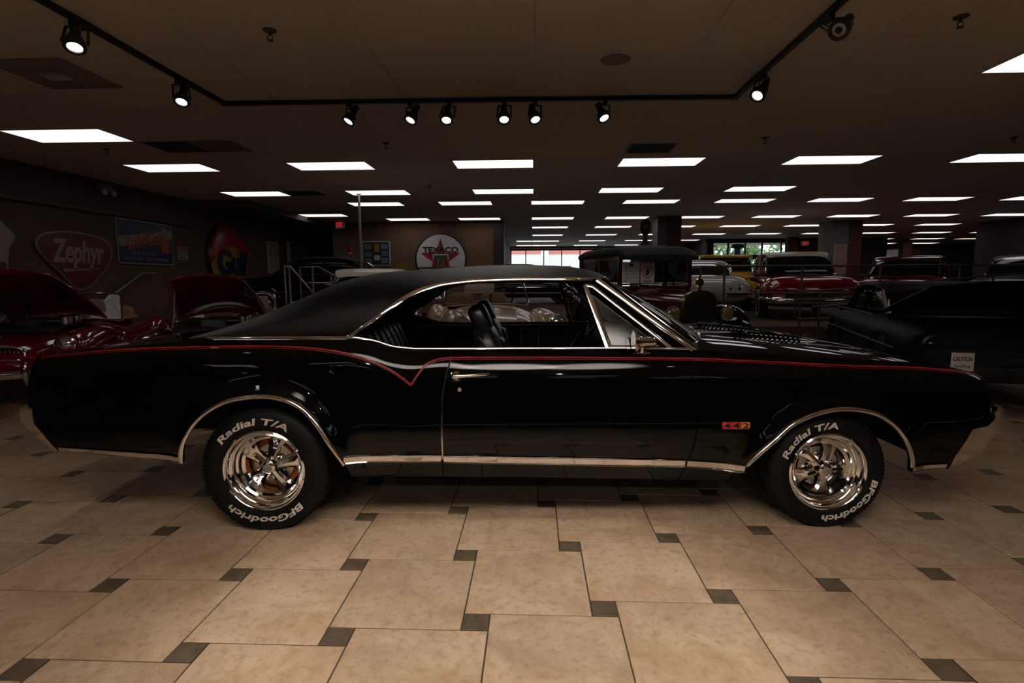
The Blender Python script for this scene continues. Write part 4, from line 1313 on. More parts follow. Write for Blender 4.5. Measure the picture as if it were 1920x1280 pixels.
# ---- interior
for s_ in (-1, 1):
    cards = MB().box(-1.06, .72, min(s_ * .80, s_ * .85), max(s_ * .80, s_ * .85), .34, .945).build('door_trim_panel', M['black_plastic'], car, smooth=False)
    for x in (-.12, .02, .25, .40):
        MB().box(x, x + .006, min(s_ * .795, s_ * .801), max(s_ * .795, s_ * .801), .66, .92).build('trim_bead', M['chrome_soft'], cards, smooth=False)
MB().prism([(.42, .90), (.50, .965), (.80, .965), (.80, .45), (.55, .50), (.45, .62)], lambda a, b, d: (a, d, b), -.78, .78).build('dashboard', M['black_plastic'], car, smooth=False)
def rounded_slab(mb, c, ax, ay, az, sx, sy, sz, n=5, e=0.35):
    """cushion-like superellipsoid in an oriented frame"""
    c = Vector(c); ax, ay, az = Vector(ax).normalized(), Vector(ay).normalized(), Vector(az).normalized()
    sp = lambda v, k: math.copysign(abs(v) ** k, v)
    N, K = 24, 14
    vs, fs = [], []
    for i in range(K + 1):
        ph = -math.pi / 2 + math.pi * i / K
        for j in range(N):
            th = 2 * math.pi * j / N
            vs.append(c + ax * (sx / 2 * sp(math.cos(ph), e) * sp(math.cos(th), e)) + ay * (sy / 2 * sp(math.cos(ph), e) * sp(math.sin(th), e)) + az * (sz / 2 * sp(math.sin(ph), e)))
    for i in range(K):
        for j in range(N):
            fs.append((i*N+j, i*N+(j+1) % N, (i+1)*N+(j+1) % N, (i+1)*N+j))
    mb.add(vs, fs)
def bucket(y):
    tilt = Vector((-0.40, 0, 0.92)).normalized(); fw = Vector((0.92, 0, 0.40)).normalized()
    b = MB(); base = Vector((-.20, y, .60))
    rounded_slab(b, base + tilt * .22, fw, (0, 1, 0), tilt, .15, .50, .52, e=.45)
    rounded_slab(b, base + tilt * .17 + fw * .05, fw, (0, 1, 0), tilt, .11, .30, .40, e=.5)
    so = b.build('front_seat_back', M['leather'], car)
    hmb = MB(); rounded_slab(hmb, base + tilt * .52 + fw * .015, fw, (0, 1, 0), tilt, .115, .27, .185, e=.55)
    hmb.tube([base + tilt * .40 + Vector((0, -.06, 0)), base + tilt * .50 + Vector((0, -.06, 0))], .007, 6)
    hmb.tube([base + tilt * .40 + Vector((0, .06, 0)), base + tilt * .50 + Vector((0, .06, 0))], .007, 6)
    hmb.build('headrest', M['leather'], so)
    pl = MB()
    for k in range(5):
        yy = y - .12 + k * .06
        pl.tube([base + tilt * .02 + fw * .105 + Vector((0, yy - y, 0)), base + tilt * .34 + fw * .105 + Vector((0, yy - y, 0))], .008, 6)
    pl.build('seat_pleats', M['leather'], so)
    MB().tube(spline([base + tilt * .44 - fw * .02 + Vector((0, -.25, 0)), base + tilt * .25 + fw * .03 + Vector((0, -.255, 0)), base + tilt * .02 + fw * .03 + Vector((0, -.25, 0))], 10), .004, 6).build('seat_piping', M['chrome_soft'], so)
    c = MB(); rounded_slab(c, (.06, y, .52), (1, 0, .08), (0, 1, 0), (-.08, 0, 1), .52, .52, .18, e=.45)
    c.build('front_seat_cushion', M['leather'], car)
bucket(-.36); bucket(.36)
rs = MB(); tl = Vector((-.42, 0, .9)).normalized()
for k in range(9):
    rounded_slab(rs, Vector((-1.02, -.60 + k * .15, .68)) + tl * .12, (.9, 0, .42), (0, 1, 0), tl, .13, .148, .50, e=.5)
rs.build('rear_seat_back', M['leather'], car)
rc = MB(); rounded_slab(rc, (-.78, 0, .52), (1, 0, 0), (0, 1, 0), (0, 0, 1), .5, 1.3, .18, e=.4)
rc.build('rear_seat_cushion', M['leather'], car)
MB().prism([(-1.85, 1.0), (-1.10, .985), (-1.10, .96), (-1.85, .96)], lambda a, b, d: (a, d, b), -.74, .74).build('parcel_shelf', M['black_plastic'], car, smooth=False)
sw = MB(); cc = Vector((.34, .36, .90)); an = Vector((-.80, 0, .60)).normalized(); u_ = Vector((0, 1, 0)); v_ = an.cross(u_)
sw.tube([cc + (u_ * math.cos(a) + v_ * math.sin(a)) * .19 for a in np.linspace(0, 2 * math.pi, 37)], .011, 8, cap=False)
swo = sw.build('steering_wheel', M['black_plastic'], car)
s2 = MB()
for a in (math.pi * .5, math.pi * 1.17, math.pi * 1.83):
    s2.tube([cc - an * .02, cc + (u_ * math.cos(a) + v_ * math.sin(a)) * .185], .009, 6)
s2.tube([cc, cc - an * .25], .02, 8)
s2.build('wheel_spokes', M['chrome'], swo)

# ---- wheels
def make_wheel(R, width, depth, rim_r, drum, with_letters, spin):
    """local: axis y, outer face towards -y at y=0 plane = outer sidewall"""
    half = width
    r0 = rim_r
    tire = MB()
    tire.lathe([(r0 - .004, .020), (r0 + .006, .010), (r0 + .022, .003), (r0 + .05, -.001), (R - .055, .0), (R - .030, .006), (R - .012, .020), (R - .004, .036), (R, .055), (R, half / 2), (R, half - .055), (R - .004, half - .036), (R - .012, half - .02), (R - .05, half), (r0 + .02, half), (r0, half - .02)], 72)
    w = MB()
    # chrome rim: flange, stepped deep barrel
    w.lathe([(r0 + .004, .016), (r0 + .006, .004), (r0 - .002, -.001), (r0 - .010, .004), (r0 - .014, .016), (r0 - .018, .030), (r0 - .030, .038), (r0 - .034, .050), (r0 - .036, depth * .62), (r0 - .046, depth * .70), (r0 - .050, depth * .95), (r0 - .060, depth * 1.0), (r0 - .066, depth * 1.03), (r0 - .066, depth + .05)], 64)
    wh = w.build('wheel', M['chrome'], car)
    tire.build('tyre', M['rubber'], wh)
    tr = MB()
    for k in range(90):
        a = 2 * math.pi * k / 90
        for (y0, y1, da) in ((.026, .085, .02), (.095, half * .5, -.02)):
            p0 = Vector(((R + .0015) * math.cos(a), y0, (R + .0015) * math.sin(a))); p1 = Vector(((R + .0015) * math.cos(a + da), y1, (R + .0015) * math.sin(a + da)))
            if y0 < .05:
                p0 = Vector(((R - .006) * math.cos(a), y0, (R - .006) * math.sin(a)))
            tr.bar(p0, p1, .012, .006, up=(math.cos(a), 0, math.sin(a)))
    tb = tr.build('tread_blocks', M['rubber'], wh, smooth=False)
    tb['kind'] = 'stuff'
    ri = r0 - .062
    for k in range(5):
        a = math.radians(spin + 72 * k)
        er = Vector((math.cos(a), 0, math.sin(a))); et = Vector((-math.sin(a), 0, math.cos(a)))
        sp_ = MB()
        yo = depth
        secs = []
        for (r, wd, y, th) in ((.030, .024, yo - .022, .030), (.06, .025, yo - .018, .028), (.10, .034, yo - .004, .030), (ri - .01, .054, yo + .012, .034), (ri + .008, .062, yo + .016, .036)):
            c_ = er * r + Vector((0, y, 0))
            secs.append([c_ - et * wd + Vector((0, th * .55, 0)), c_ - et * wd * .55 + Vector((0, 0, 0)), c_ + Vector((0, -.006, 0)), c_ + et * wd * .55, c_ + et * wd + Vector((0, th * .55, 0)), c_ + et * wd * .8 + Vector((0, th, 0)), c_ - et * wd * .8 + Vector((0, th, 0))])
        sp_.loft(secs)
        sp_.build('spoke', M['chrome'], wh, angle=25)
        a2 = a + math.radians(36)
        ln = MB(); cpos = (math.cos(a2) * .066, depth + .03, math.sin(a2) * .066)
        ln.lathe([(0.0, -.022), (.008, -.020), (.011, -.012), (.011, .01), (.016, .012), (.016, .016)], 12, c=cpos)
        ln.build('lug_nut', M['chrome'], wh)
    cap = MB(); cap.lathe([(0.0, depth - .052), (.028, depth - .050), (.036, depth - .044), (.038, depth - .030), (.044, depth - .012), (.046, depth + .03)], 32)
    cap.build('centre_cap', M['chrome'], wh)
    MB().lathe([(0.0, depth - .0535), (.020, depth - .0532), (.021, depth - .050)], 24).build('cap_emblem', M['vent_panel'], wh)
    hubm = MB(); hubm.lathe([(0.0, depth + .026), (.108, depth + .034), (.110, depth + .06)], 32)
    hubm.build('hub_face', M['chrome_soft'], wh)
    dm = MB(); dm.lathe([(0.0, depth + .055), (ri - .012, depth + .06), (ri - .010, depth + .075), (ri - .018, depth + .08), (ri - .018, depth + .12)], 48)
    dm.build('brake_drum', M['drum'] if drum else M['rotor'], wh)
    if with_letters:
        for (body, ac, span, hgt) in with_letters:
            vs, fs, tw, tht = text_verts(body, 1.0, .02, .022, 0.12)
            rm = (r0 + R - .030) / 2 + .008
            mb = MB()
            out = []
            for (x, y, z) in vs:
                aa = math.radians(ac) - x / tw * math.radians(span)
                rr = rm + y / tht * hgt
                # follow the sidewall bulge
                yy = -.0022 - (z * .06)
                if rr > R - .055:
                    yy += .006 * ((rr - (R - .055)) / .025) ** 1.3
                out.append((rr * math.cos(aa), yy, rr * math.sin(aa)))
            mb.add(out, fs)
            mb.build('raised_lettering', M['white_letter'], wh, smooth=False)
    return wh
RWX, FWX = -1.503, 1.452
wr = make_wheel(.334, .255, .105, .210, True, (('Radial T/A', 101, 88, .036), ('BFGoodrich', -89, 92, .036)), 8)
wr.location = (RWX, -.945, .334)
wf = make_wheel(.312, .225, .075, .202, False, (('Radial T/A', 122, 80, .034), ('BFGoodrich', -53, 86, .034)), 64)
wf.location = (FWX, -.945, .312)
for src, x, z in ((wr, RWX, .334), (wf, FWX, .312)):
    c = copy_tree(src, car)
    c.location = (x, .945, z)
    c.rotation_euler = (0, 0, math.pi)

for (x, y, z) in ((1.42, .62, .955), (2.18, .66, .85)):
    om = MB(); om.tube([(x - .04, y, z), (x, y, z + .02), (x + .04, y, z + .008)], [.006, .012, .005], 8)
    om.build('fender_ornament', M['chrome'], car)

# ================================================================== THE OTHER CARS
def ring(x, hw, z0, z1, n=3.0, N=32, yc=0.0):
    out = []
    for k in range(N):
        a = 2 * math.pi * k / N
        c, s = math.cos(a), math.sin(a)
        out.append((x, yc + hw * math.copysign(abs(c) ** (2 / n), c), (z0 + z1) / 2 + (z1 - z0) / 2 * math.copysign(abs(s) ** (2 / n), s)))
    return out
def smooth_secs(secs, k=5):
    """densify a list of (x, hw, z0, z1[, yc]) along x"""
    xs = [s[0] for s in secs]
    out = []
    m = len(secs[0])
    dirn = 1 if xs[-1] > xs[0] else -1
    key = [dirn * x for x in xs]
    for i in range((len(secs) - 1) * k + 1):
        q = i / k; j = min(int(q), len(secs) - 2); t = q - j
        x = lerp(key[j], key[j + 1], t)
        out.append(tuple([dirn * x] + [pchip(x, key, [s[c] for s in secs]) for c in range(1, m)]))
    return out
def body(secs, n=3.0, yc=None, k=5):
    mb = MB()
    S = smooth_secs(secs, k)
    mb.loft([ring(s[0], s[1], s[2], s[3], n, 32, (s[4] if len(s) > 4 else (yc or 0.0))) for s in S])
    return mb
def road_wheel(parent, x, y, R, w, hub='chrome', white=False):
    t = MB()
    t.lathe([(R * .60, -w/2 + .015), (R * .66, -w/2), (R * .90, -w/2), (R, -w/4), (R, w/4), (R * .90, w/2), (R * .66, w/2), (R * .60, w/2 - .015)], 32)
    wo = t.build('wheel', M['rubber'], parent, (x, y, R))
    for s_ in (-1, 1):
        h = MB(); h.lathe([(R * .62, s_ * (w/2 - .02)), (R * .45, s_ * (w/2 - .035)), (R * .35, s_ * (w/2 - .01)), (R * .2, s_ * (w/2 + .005)), (0.0, s_ * (w/2 + .012))], 24)
        h.build('hubcap', M[hub], wo)
    if white:
        wt = MB(); wt.lathe([(R * .70, -w/2 - .002), (R * .86, -w/2 - .002)], 32); wt.lathe([(R * .70, w/2 + .002), (R * .86, w/2 + .002)], 32)
        wt.build('whitewall', M['paper'], wo)
    return wo
def headlamp(parent, x, y, z, r, lens='lens', bowl=False, ringm='chrome'):
    h = MB()
    if bowl:
        h.lathe([(0.0, -r * 1.1), (r * .5, -r * .95), (r * .9, -r * .3), (r * 1.08, 0.0), (r * 1.08, .02), (r * .92, .025)], 28, axis='x', c=(x, y, z))
    else:
        h.lathe([(r * 1.0, -.05), (r * 1.12, -.01), (r * 1.10, .02), (r * .95, .025)], 28, axis='x', c=(x, y, z))
    ho = h.build('headlamp', M[ringm], parent)
    l = MB(); l.lathe([(r * .95, .018), (r * .7, .036), (r * .35, .046), (0.0, .05)], 28, axis='x', c=(x, y, z))
    l.build('headlamp_lens', M[lens], ho)
    return ho
def car_thing(name, label, x, y, z, deg):
    return thing(name, label, 'car', (x, y, z), math.radians(deg))

def roadster(name, label, x, y, deg, paint, hood_deg=None, zs=1.0, lamps_up=False, z=0.0):
    t = car_thing(name, label, x, y, z, deg)
    S = [(-1.95, .30, .42, .62), (-1.8, .52, .34, .72), (-1.3, .66, .24, .79), (-.6, .70, .20, .80), (0.0, .70, .20, .80), (.35, .69, .20, .83), (.9, .60, .22, .82), (1.5, .46, .28, .76), (1.85, .34, .34, .68), (1.95, .24, .40, .60)]
    S = [(a, b, c * zs, d * zs) for a, b, c, d in S]
    body(S, 2.6).build('body', M[paint], t, angle=60)
    for sg in (-1, 1):
        F = [(.15, .10, .30, .55), (.5, .15, .26, .72), (1.0, .17, .24, .81), (1.4, .17, .26, .79), (1.68, .14, .34, .74), (1.80, .09, .44, .64)]
        body([(a, b, c * zs, d * zs) for a, b, c, d in F], 2.3, sg * (.60 if lamps_up else .56)).build('front_fender', M[paint], t, angle=60)
        Rr = [(-1.85, .08, .40, .55), (-1.6, .14, .26, .70), (-1.15, .17, .24, .79), (-.8, .15, .26, .72), (-.45, .08, .30, .5)]
        body([(a, b, c * zs, d * zs) for a, b, c, d in Rr], 2.3, sg * .58).build('rear_fender', M[paint], t, angle=60)
        road_wheel(t, 1.20, sg * .66, .30 * (1 + (zs - 1) * .5), .15)
        road_wheel(t, -1.20, sg * .66, .30 * (1 + (zs - 1) * .5), .15)
        if lamps_up:
            headlamp(t, 1.62, sg * .57, .84 * zs, .085, 'lens', True)
            MB().tube([(1.55, sg * .50, .66 * zs), (1.57, sg * .56, .80 * zs)], .02, 8).build('lamp_stalk', M['chrome'], t)
        else:
            headlamp(t, 1.76, sg * .56, (.66 if zs < 1.1 else .70) * zs, .088)
        MB().lathe([(0.0, .012), (.025, .010), (.03, -.02)], 16, axis='x', c=(1.86, sg * .47, .46 * zs)).build('side_lamp', M['lens'], t)
    # cockpit
    ck = MB(); ck.add([(-.38 + .52 * math.cos(a), .53 * math.sin(a), .808 * zs) for a in np.linspace(0, 2 * math.pi, 33)[:-1]], [tuple(range(32))])
    ck.build('cockpit_shade_disc', M['black_plastic'], t, smooth=False)  # black disc at rim height stands for the shaded cockpit hollow
    MB().tube([(-.38 + .53 * math.cos(a), .54 * math.sin(a), .812 * zs) for a in np.linspace(0, 2 * math.pi, 33)], .028, 8, cap=False).build('cockpit_rim', M['tan'], t)
    for sg in (-1, 1):
        st = MB(); rounded_slab(st, (-.62, sg * .26, .80 * zs), (.95, 0, .3), (0, 1, 0), (-.3, 0, .95), .13, .42, .34, e=.5)
        st.build('seat_back', M['tan'], t)
    swm = MB(); cw = Vector((-.10, .28, .90 * zs)); an_ = Vector((-.9, 0, .43)); uu = Vector((0, 1, 0)); vv = an_.cross(uu)
    swm.tube([cw + (uu * math.cos(a) + vv * math.sin(a)) * .17 for a in np.linspace(0, 2 * math.pi, 25)], .012, 6, cap=False)
    swm.build('steering_wheel', M['black_plastic'], t)
    # windscreen
    zb, zt = .83 * zs, 1.15 * zs
    wf_ = MB()
    L_ = [(.26, -.60, zb - .02), (.06, -.55, zt - .03), (.05, -.50, zt), (.08, 0, zt + .015), (.05, .50, zt), (.06, .55, zt - .03), (.26, .60, zb - .02)]
    wf_.tube(L_, .013, 8)
    wf_.tube(spline([(.26, -.60, zb - .02), (.36, -.3, zb + .01), (.39, 0, zb + .02), (.36, .3, zb + .01), (.26, .60, zb - .02)], 14), .010, 8)
    wo = wf_.build('windscreen_frame', M['chrome'], t)
    g = MB(); g.grid(lambda i, j: (lerp(.26 + .12 * (1 - (2 * j - 1) ** 2), .055 + .02 * (1 - (2 * j - 1) ** 2), i), lerp(-.59, .59, j) * lerp(1, .9, i), lerp(zb, zt - .005, i)), 6, 12)
    g.build('windscreen_glass', M['glass'], wo)
    # grille and bumper
    gr = MB()
    gp_ = closed_spline([(-.27, .60), (-.20, .66), (0, .68), (.20, .66), (.27, .60), (.20, .44), (.10, .40), (-.10, .40), (-.20, .44)], 40)
    gp_ = [(a, b * zs) for a, b in gp_]
    gr.tube([(1.93 - .22 * abs(a) ** 1.3, a, b) for a, b in gp_] + [(1.93 - .22 * abs(gp_[0][0]) ** 1.3, gp_[0][0], gp_[0][1])], .017, 8)
    go = gr.build('grille_surround', M['chrome'], t)
    bk = MB(); bk.add([(1.925 - .22 * abs(a) ** 1.3, a, b) for a, b in gp_], [tuple(range(len(gp_)))])
    bk.build('grille_backing', M['black_plastic'], go, smooth=False)
    for k in range(-7, 8):
        a = k * .032
        MB().tube([(1.94 - .22 * abs(a) ** 1.3, a, .43 * zs + abs(k) * .004), (1.94 - .22 * abs(a) ** 1.3, a, .65 * zs - abs(k) * .004)], .006, 6).build('grille_slat', M['chrome'], go)
    bm_ = MB(); bm_.tube(spline([(1.86, -.66, .40 * zs), (2.02, -.45, .40 * zs), (2.06, 0, .40 * zs), (2.02, .45, .40 * zs), (1.86, .66, .40 * zs)], 20), .042, 10, flat=.45)
    bo = bm_.build('front_bumper', M['chrome'], t)
    for sg in (-1, 1):
        o_ = MB(); o_.tube([(2.06, sg * .34, .30 * zs), (2.09, sg * .34, .42 * zs), (2.06, sg * .34, .53 * zs)], [.02, .035, .018], 10)
        o_.build('overrider', M['chrome'], bo)
    # hood
    if hood_deg is not None:
        eb_ = MB(); eb_.add([(x_, y_, z_ * zs) for x_, y_, z_ in ((.46, -.45, .842), (.46, .45, .842), (1.0, .42, .832), (1.45, .34, .785), (1.45, -.34, .785), (1.0, -.42, .832))], [(0, 1, 2, 3, 4, 5)])
        ebo = eb_.build('engine_bay', M['under'], t, smooth=False)
        en = MB(); en.box(.55, 1.15, -.12, .12, .80, .89)
        en.build('rocker_cover', M['engine'], ebo, smooth=False)
        for k in range(4):
            MB().tube([(.62 + k * .14, .12, .86), (.62 + k * .14, .26, .86)], .025, 8).build('intake_runner', M['chrome'], ebo)
        for (yy, xx) in ((.28, .72), (.28, .98)):
            MB().lathe([(.06, 0), (.06, .09), (.04, .11), (0, .11)], 16, axis='z', c=(xx, yy, .82)).build('carburettor', M['chrome_soft'], ebo)
        MB().box(1.2, 1.4, -.3, .3, .76, .80).build('radiator_tank', M['engine'], ebo, smooth=False)
        MB().box(.55, .7, -.36, -.2, .80, .88).build('battery', M['black_plastic'], ebo, smooth=False)
        a = math.radians(hood_deg)
        hp = MB()
        def hfn(i, j):
            L = i * 1.10; wd = lerp(.50, .36, i ** 1.5); u = (2 * j - 1)
            crown = .10 * (1 - u * u) * (1 - .3 * i) + .02 - .09 * i * i
            return (.44 + L * math.cos(a) - crown * math.sin(a), u * wd, .845 * zs + L * math.sin(a) + crown * math.cos(a))
        hp.grid(hfn, 14, 14)
        ho = hp.build('open_hood', M[paint], t)
        sm_ = ho.modifiers.new('thickness', 'SOLIDIFY'); sm_.thickness = .02
        MB().tube([(1.2, -.38, .80), (.44 + .75 * math.cos(a), -.36, .845 + .75 * math.sin(a))], .008, 6).build('hood_prop', M['chrome_soft'], t)
    return t
mg1 = roadster('red_roadster', 'red open roadster with raised hood and square grille at the far left', -6.05, 6.85, -69.5, 'red_car', 33)
mg2 = roadster('red_roadster', 'red open roadster with raised hood behind the black car tail', -3.98, 6.88, -68.5, 'red_car', 30)
crm = roadster('cream_roadster', 'cream open roadster seen through the windows of the black car', -0.72, 7.75, -75, 'cream', None, 1.18, False)

# ---- closed cars
def closed_car(name, label, x, y, deg, paint, roof, L=4.6, W=.88, H=1.45, z=0.0, belt=.92, cab=(-1.15, .75), front_style='round', hood_deg=None, glass='dark_glass', trunk=.86, hoodz=.88, brt='chrome', white=True):
    t = car_thing(name, label, x, y, z, deg)
    h = L / 2
    S = [(-h, W * .80, .38, trunk - .20), (-h + .12, W * .93, .30, trunk - .06), (-h + .6, W, .24, trunk), (cab[0], W, .22, belt), (cab[1], W, .22, belt), (h - .8, W * .98, .24, hoodz), (h - .18, W * .94, .30, hoodz - .06), (h, W * .82, .36, hoodz - .20)]
    body(S, 4.0).build('body', M[paint], t, angle=50)
    # greenhouse of dark glass, roof and pillars
    c0, c1 = cab
    rs_ = [(c0 - .38, W * .74, belt - .06, belt + .04), (c0 + .10, W * .74, belt - .06, H - .10), (c0 + .45, W * .73, belt - .06, H - .04), (c1 - .65, W * .73, belt - .06, H - .04), (c1 - .32, W * .73, belt - .06, H - .09), (c1 + .16, W * .76, belt - .06, belt + .03)]
    body(rs_, 4.5, k=4).build('window_glass', M[glass], t, angle=50)
    rf = [(c0 - .02, W * .66, H - .20, H - .14), (c0 + .12, W * .74, H - .14, H - .055), (c0 + .5, W * .75, H - .10, H), (c1 - .68, W * .75, H - .10, H), (c1 - .40, W * .73, H - .12, H - .05), (c1 - .26, W * .66, H - .16, H - .12)]
    body(rf, 3.2, k=4).build('roof', M[roof], t, angle=60)
    for sg in (-1, 1):
        MB().tube([(c1 + .17, sg * W * .75, belt), (c1 - .28, sg * W * .71, H - .12)], .022, 8).build('windscreen_pillar', M[brt], t)
        MB().tube([((c0 + c1) / 2 - .05, sg * W * .77, belt), ((c0 + c1) / 2 - .08, sg * W * .74, H - .08)], .024, 8).build('centre_pillar', M[roof], t)
        MB().tube([(c0 - .25, sg * W * .75, belt), (c0 + .16, sg * W * .72, H - .12)], .05, 8).build('rear_pillar', M[roof], t)
        MB().tube([(-h + .2, sg * (W + .005), .60), (h - .3, sg * (W + .005), .60)], .012, 6).build('side_moulding', M[brt], t)
        MB().tube([(c0 - .3, sg * W * .93, belt + .005), (c1 + .2, sg * W * .93, belt + .005)], .010, 6).build('belt_moulding', M[brt], t)
        for xx in (h - .85, -h + .95):
            road_wheel(t, xx, sg * (W - .09), .34, .18, brt, white)
            ar = MB(); ar.tube([(xx + .40 * math.cos(a), sg * (W + .004), .34 + .40 * math.sin(a)) for a in np.linspace(-.2, math.pi + .2, 20)], .014, 6)
            ar.build('wheel_arch', M[paint], t)
        headlamp(t, h - .06, sg * W * .72, .66, .095, 'lens' if brt == 'chrome' else 'dark_glass', ringm=brt)
        MB().lathe([(.07, .0), (.06, -.03), (0.0, -.04)], 20, axis='x', c=(-h + .01, sg * W * .70, .62)).build('tail_lamp', M['tail_red'], t)
    for s_, nm in ((1, 'front_bumper'), (-1, 'rear_bumper')):
        bm_ = MB(); bm_.tube(spline([(s_ * (h - .25), -W * 1.02, .42), (s_ * (h + .04), -W * .85, .42), (s_ * (h + .10), 0, .42), (s_ * (h + .04), W * .85, .42), (s_ * (h - .25), W * 1.02, .42)], 20), .07, 10, flat=.5)
        bm_.build(nm, M[brt], t)
    go = MB().box(h - .04, h + .015, -W * .55, W * .55, .48, .62).build('grille', M['black_plastic'], t, smooth=False)
    for k in range(4):
        MB().box(h + .01, h + .03, -W * .56, W * .56, .49 + k * .04, .505 + k * .04).build('grille_bar', M[brt], go, smooth=False)
    if hood_deg is not None:
        a = math.radians(hood_deg)
        hp = MB()
        def hfn(i, j):
            Lh = i * 1.35; u = 2 * j - 1; crown = .06 * (1 - u * u) + .03 - .05 * i * i
            return (cab[1] + .25 + Lh * math.cos(a) - crown * math.sin(a), u * W * lerp(.84, .78, i), belt + .03 + Lh * math.sin(a) + crown * math.cos(a))
        hp.grid(hfn, 12, 12)
        ho = hp.build('open_hood', M[paint], t)
        sm_ = ho.modifiers.new('thickness', 'SOLIDIFY'); sm_.thickness = .03
    return t

# ---- dark red vintage saloon with brass radiator
vt = car_thing('vintage_saloon', 'dark red vintage saloon with black roof, brass radiator and round lamps', 2.08, 10.09, 0.0, -74.7)
vb = MB(); vb.box(-1.62, .34, -.70, .70, .52, 1.20)
vb.build('cabin_body', M['maroon'], vt, smooth=False)
for (x0, x1) in ((-1.52, -.62), (-.54, .26)):
    for sg in (-1, 1):
        MB().box(x0 + .03, x1 - .03, min(sg * .68, sg * .705), max(sg * .68, sg * .705), 1.26, 1.66).build('side_window', M['dark_glass'], vt, smooth=False)
        MB().box(x0, x1, min(sg * .702, sg * .715), max(sg * .702, sg * .715), .60, 1.18).build('door_panel', M['maroon'], vt, smooth=False)
for k, f in enumerate(((-1.57, -1), (-.58, -1), (.30, -1), (-1.57, 1), (-.58, 1), (.30, 1))):
    x_, sg = f
    MB().box(x_ - .045, x_ + .045, min(sg * .64, sg * .71), max(sg * .64, sg * .71), 1.18, 1.74).build('pillar', M['maroon'], vt, smooth=False)
MB().box(-1.62, .34, -.70, .70, 1.66, 1.76).build('header_rail', M['maroon'], vt, smooth=False)
rb = MB(); rb.loft([ring(a, b, c, d, 3.5) for a, b, c, d in ((-1.72, .66, 1.70, 1.78), (-1.66, .74, 1.68, 1.86), (-1.3, .76, 1.68, 1.92), (.2, .76, 1.68, 1.92), (.42, .74, 1.66, 1.86), (.58, .70, 1.64, 1.74))])
rb.build('roof', M['canvas'], vt, angle=50)
MB().box(.285, .30, -.64, .64, 1.24, 1.66).build('windscreen_glass', M['glass'], vt, smooth=False)
MB().tube([(.31, -.65, 1.23), (.31, .65, 1.23)], .015, 8).build('windscreen_rail', M['chrome'], vt)
body([(.30, .60, .55, 1.18), (.7, .50, .55, 1.16), (1.3, .38, .52, 1.13), (1.72, .29, .50, 1.11)], 3.5).build('bonnet', M['maroon'], vt, angle=40)
rp = closed_spline([(-.27, .48), (-.28, .8), (-.27, 1.02), (-.16, 1.12), (0, 1.15), (.16, 1.12), (.27, 1.02), (.28, .8), (.27, .48), (0, .46)], 40)
MB().prism(rp, lambda a, b, d: (d, a, b), 1.70, 1.79).build('radiator_shell', M['brass'], vt, angle=30)
rcore = MB().prism([(a * .84, (b - .78) * .82 + .76) for a, b in rp], lambda a, b, d: (d, a, b), 1.785, 1.80).build('radiator_core', M['under'], vt, smooth=False)
MB().lathe([(.05, 0), (.05, .006), (0, .008)], 20, axis='x', c=(1.80, -.10, .60)).build('badge', M['brass'], rcore)
cap_ = MB(); cap_.tube([(1.74, 0, 1.13), (1.74, 0, 1.20)], .025, 10)
cap_.lathe([(0.0, -.02), (.06, -.018), (.075, 0), (.06, .018), (0.0, .02)], 24, axis='x', c=(1.74, 0, 1.27))
cap_.build('radiator_mascot', M['brass'], vt)
for sg in (-1, 1):
    headlamp(vt, 1.80, sg * .46, .80, .115, 'lens_amber', True)
    MB().tube([(1.70, sg * .30, .62), (1.72, sg * .46, .70)], .018, 8).build('lamp_bracket', M['black_metal'], vt)
    fd = MB()
    arc = [(1.32 + .50 * math.cos(a), .40 + .47 * math.sin(a)) for a in np.linspace(-.15, math.pi * .78, 18)] + [(.55, .50), (.25, .36), (-.1, .33)]
    secs = []
    for a, b in arc:
        secs.append([(a, sg * .74 + yy, b + .035 * (1 - (yy / .17) ** 2)) for yy in (-.17, -.09, 0, .09, .17)] + [(a, sg * .74 + yy, b - .02) for yy in (.17, 0, -.17)])
    fd.loft(secs)
    fd.build('front_fender', M['black_car'], vt, angle=60)
    rf_ = MB(); secs = []
    for a, b in [(-1.25 + .50 * math.cos(a), .40 + .47 * math.sin(a)) for a in np.linspace(.1, math.pi, 16)]:
        secs.append([(a, sg * .60 + yy, b + .035 * (1 - (yy / .17) ** 2)) for yy in (-.17, -.09, 0, .09, .17)] + [(a, sg * .60 + yy, b - .02) for yy in (.17, 0, -.17)])
    rf_.loft(secs); rf_.build('rear_fender', M['black_car'], vt, angle=60)
    MB().box(-.85, .30, min(sg * .60, sg * .82), max(sg * .60, sg * .82), .33, .37).build('running_board', M['black_car'], vt, smooth=False)
    road_wheel(vt, 1.32, sg * .74, .39, .13, 'maroon'); road_wheel(vt, -1.25, sg * .60, .39, .13, 'maroon')
MB().tube([(1.95, -.72, .45), (1.98, 0, .45), (1.95, .72, .45)], .03, 8).build('front_bumper', M['chrome'], vt)

